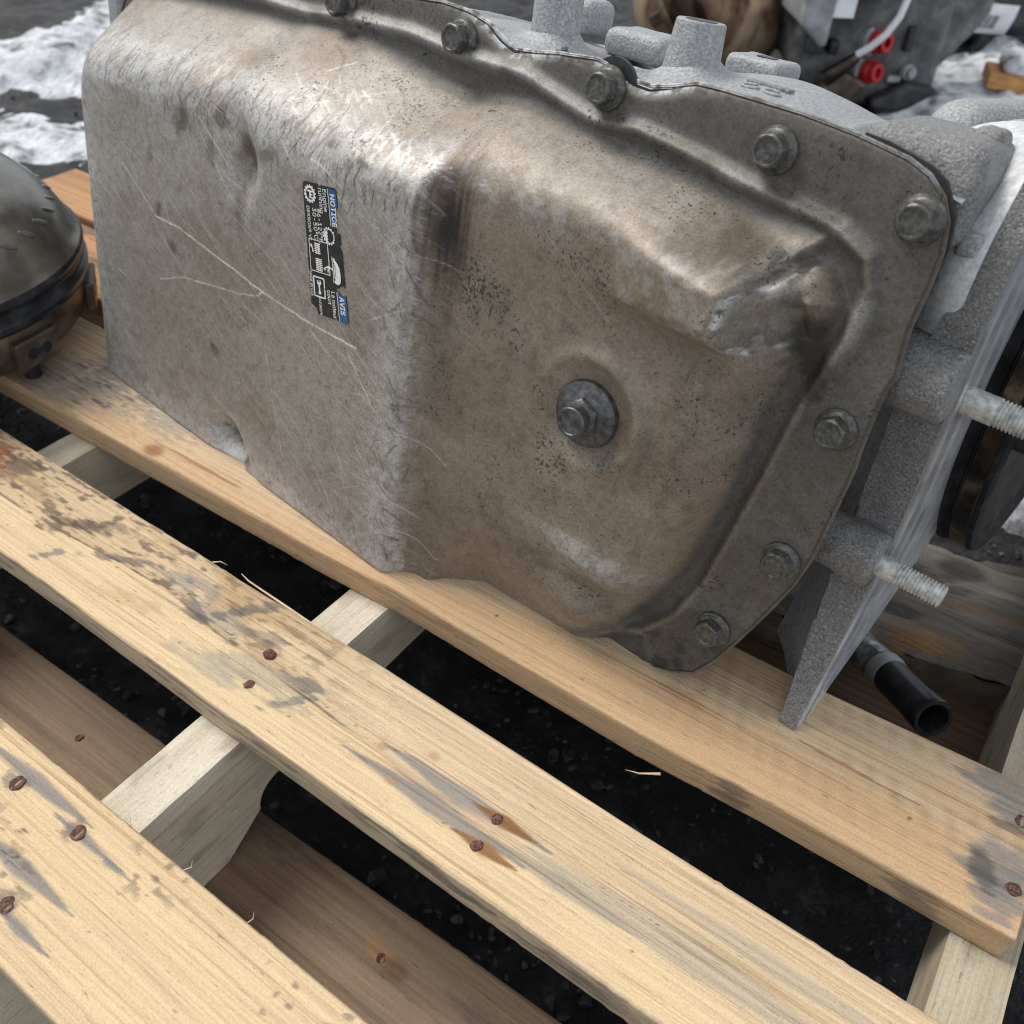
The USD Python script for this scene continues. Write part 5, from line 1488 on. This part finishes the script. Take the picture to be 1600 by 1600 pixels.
hp = [(-120, -38, 104), (-104, -46, 118), (-84, -50, 140), (-68, -48, 168), (-58, -40, 205), (-54, -30, 260)]
put(t2, 'clear_hose', p2(tube(hp, 6.2, 14)), m_hose, smooth=60)
put(t2, 'connector', p2(rbox(-206, -178, -30, 0, 100, 122, 5, 12)), m_bg_dark, smooth=40)
put(t2, 'connector', p2(rbox(-168, -150, -30, 0, 98, 122, 5, 12)), m_bg_dark, smooth=40)
put(t2, 'tag', p2(rbox(-182, -142, -36, -33, 160, 196, 1, 8)), m_paper, smooth=30)
put(t2, 'valve', p2((frame_to(lathe([(.3, 0), (13, 0), (13, 10), (9, 12), (9, 20), (.3, 20)], 24)[0], (-12, -2, 70), (.4, -.9, .1)), lathe([(.3, 0), (13, 0), (13, 10), (9, 12), (9, 20), (.3, 20)], 24)[1])), m_bg_light, smooth=35)
put(t2, 'valve', p2(rbox(-44, -18, -12, 0, 52, 64, 4, 12)), m_bg_light, smooth=40)
put(t2, 'valve', p2(rbox(-30, -14, -14, 4, 104, 146, 5, 12)), m_bg_dark, smooth=40)
put(t2, 'rusty_bracket', p2(roughen(refine(hull_az([(-172, 24), (-120, 20), (-96, 52), (-140, 70)], -42, 10, 7), 7), 2, .04, 97)), m_conv_low, smooth=50)

G3 = (-.43, 1.51, -.13)
p3 = bgplace(G3)
t3 = thing('brown_converter', G3, 'bronze-brown converter shell with dark streaks beside the spare gearbox', 'torque converter')
shell = [(.5, -118), (90, -116), (128, -104), (150, -74), (158, -40), (160, -12), (154, -6), (160, 2), (160, 40), (150, 70), (120, 96), (70, 112), (.5, 116)]
v, f = lathe(shell, 80)
put(t3, 'shell', p3((frame_to(v, (-20, 110, 150), (.55, -.62, .56)), f)), m_brown, smooth=60)
for k in range(10):
    a = 2 * math.pi * k / 10
    v, f = arr(rbox(-16, 16, -10, 10, -6, 8, 3, 10))
    v = frame_to(v, (154 * math.cos(a), 154 * math.sin(a), -30), (math.cos(a), math.sin(a), 0), (0, 0, 1))
    put(t3, 'mounting_lug', p3((frame_to(v, (-20, 110, 150), (.55, -.62, .56)), f)), m_conv_low, smooth=40)

G4 = (-.03, 2.08, -.13)
p4 = bgplace(G4)
t4 = thing('far_gearbox', G4, 'dark gearbox barrel with white paper label at the far right', 'transmission')
v, f = tube([(-330, 120, 150), (-180, 110, 140), (-60, 100, 128), (80, 95, 122), (300, 90, 120), (520, 90, 120)], [120, 118, 108, 104, 108, 110], 40)
put(t4, 'barrel', p4(roughen((v, f), 2, .02, 98)), m_bg_dark, smooth=60)
put(t4, 'foot', p4(roughen(refine(hull_az([(-70, 0), (260, 0), (260, 60), (-40, 60)], 20, 150, 12), 12), 2, .03, 99)), m_bg_dark, smooth=50)
for k in range(3):
    v, f = lathe([(90, -7), (118 - 3 * k, -7), (118 - 3 * k, 7), (90, 7)], 48)
    put(t4, 'rib', p4((frame_to(v, (60 + 110 * k, 94, 122), (1, -.02, -.02)), f)), m_bg, smooth=40)
# label wrapped on the barrel
aa, bb_ = np.meshgrid(np.linspace(-122, -12, 20), np.linspace(-.10, -.72, 12))
ang = bb_
rr_ = np.interp(aa, [-180, -60, 80], [118, 108, 104]) + 3
cy = np.interp(aa, [-180, -60, 80], [110, 100, 95]); cz = np.interp(aa, [-180, -60, 80], [140, 128, 122])
v = np.stack([aa, cy - rr_ * np.cos(ang), cz + rr_ * np.sin(ang)], -1).reshape(-1, 3)
lb = put(t4, 'paper_label', p4((v, grid_faces(12, 20, True))), m_paper, smooth=True)
r_ = np.random.default_rng(3)
a_ = -104.0
while a_ < -46:
    w_ = r_.uniform(1.0, 3.6)
    aa, bb_ = np.meshgrid(np.array([a_, a_ + w_]), np.linspace(-.30, -.58, 6))
    rr_ = np.interp(aa, [-180, -60, 80], [118, 108, 104]) + 3.8
    cy = np.interp(aa, [-180, -60, 80], [110, 100, 95]); cz = np.interp(aa, [-180, -60, 80], [140, 128, 122])
    v = np.stack([aa, cy - rr_ * np.cos(bb_), cz + rr_ * np.sin(bb_)], -1).reshape(-1, 3)
    put(lb, 'bar', p4((v, grid_faces(6, 2, True))), m_ink, smooth=True)
    a_ += w_ + r_.uniform(1.2, 3.2)

# snow-covered orange timber at the right edge
ot = thing('orange_timber', (.06, 1.70, -.1), 'short orange-tan timber under a cap of snow at the right edge', 'timber')
O0 = np.array([.003, 1.705, -.085]); OD = np.array([.93, .30, -.04]); OD /= np.linalg.norm(OD); ON = np.array([-OD[1], OD[0], 0])
v, f = arr(refine(rbox(0, .5, -.02, .07, 0, .027, .004, 8), .012))
put(ot, 'plank', (O0 + v[:, :1] * OD + v[:, 1:2] * ON + v[:, 2:3] * np.array([0, 0, 1.0]), f), m_orange, smooth=40)
v, f = arr(refine(rbox(.02, .49, -.012, .075, .022, .060, .018, 16), .01))
v = v + (meshkit.fbm(v * 22, 4, 8) - .5)[:, None] * np.array([.01, .012, .016])
put(ot, 'snow_cap', (O0 + v[:, :1] * OD + v[:, 1:2] * ON + v[:, 2:3] * np.array([0, 0, 1.0]), f), m_snow, smooth=True)
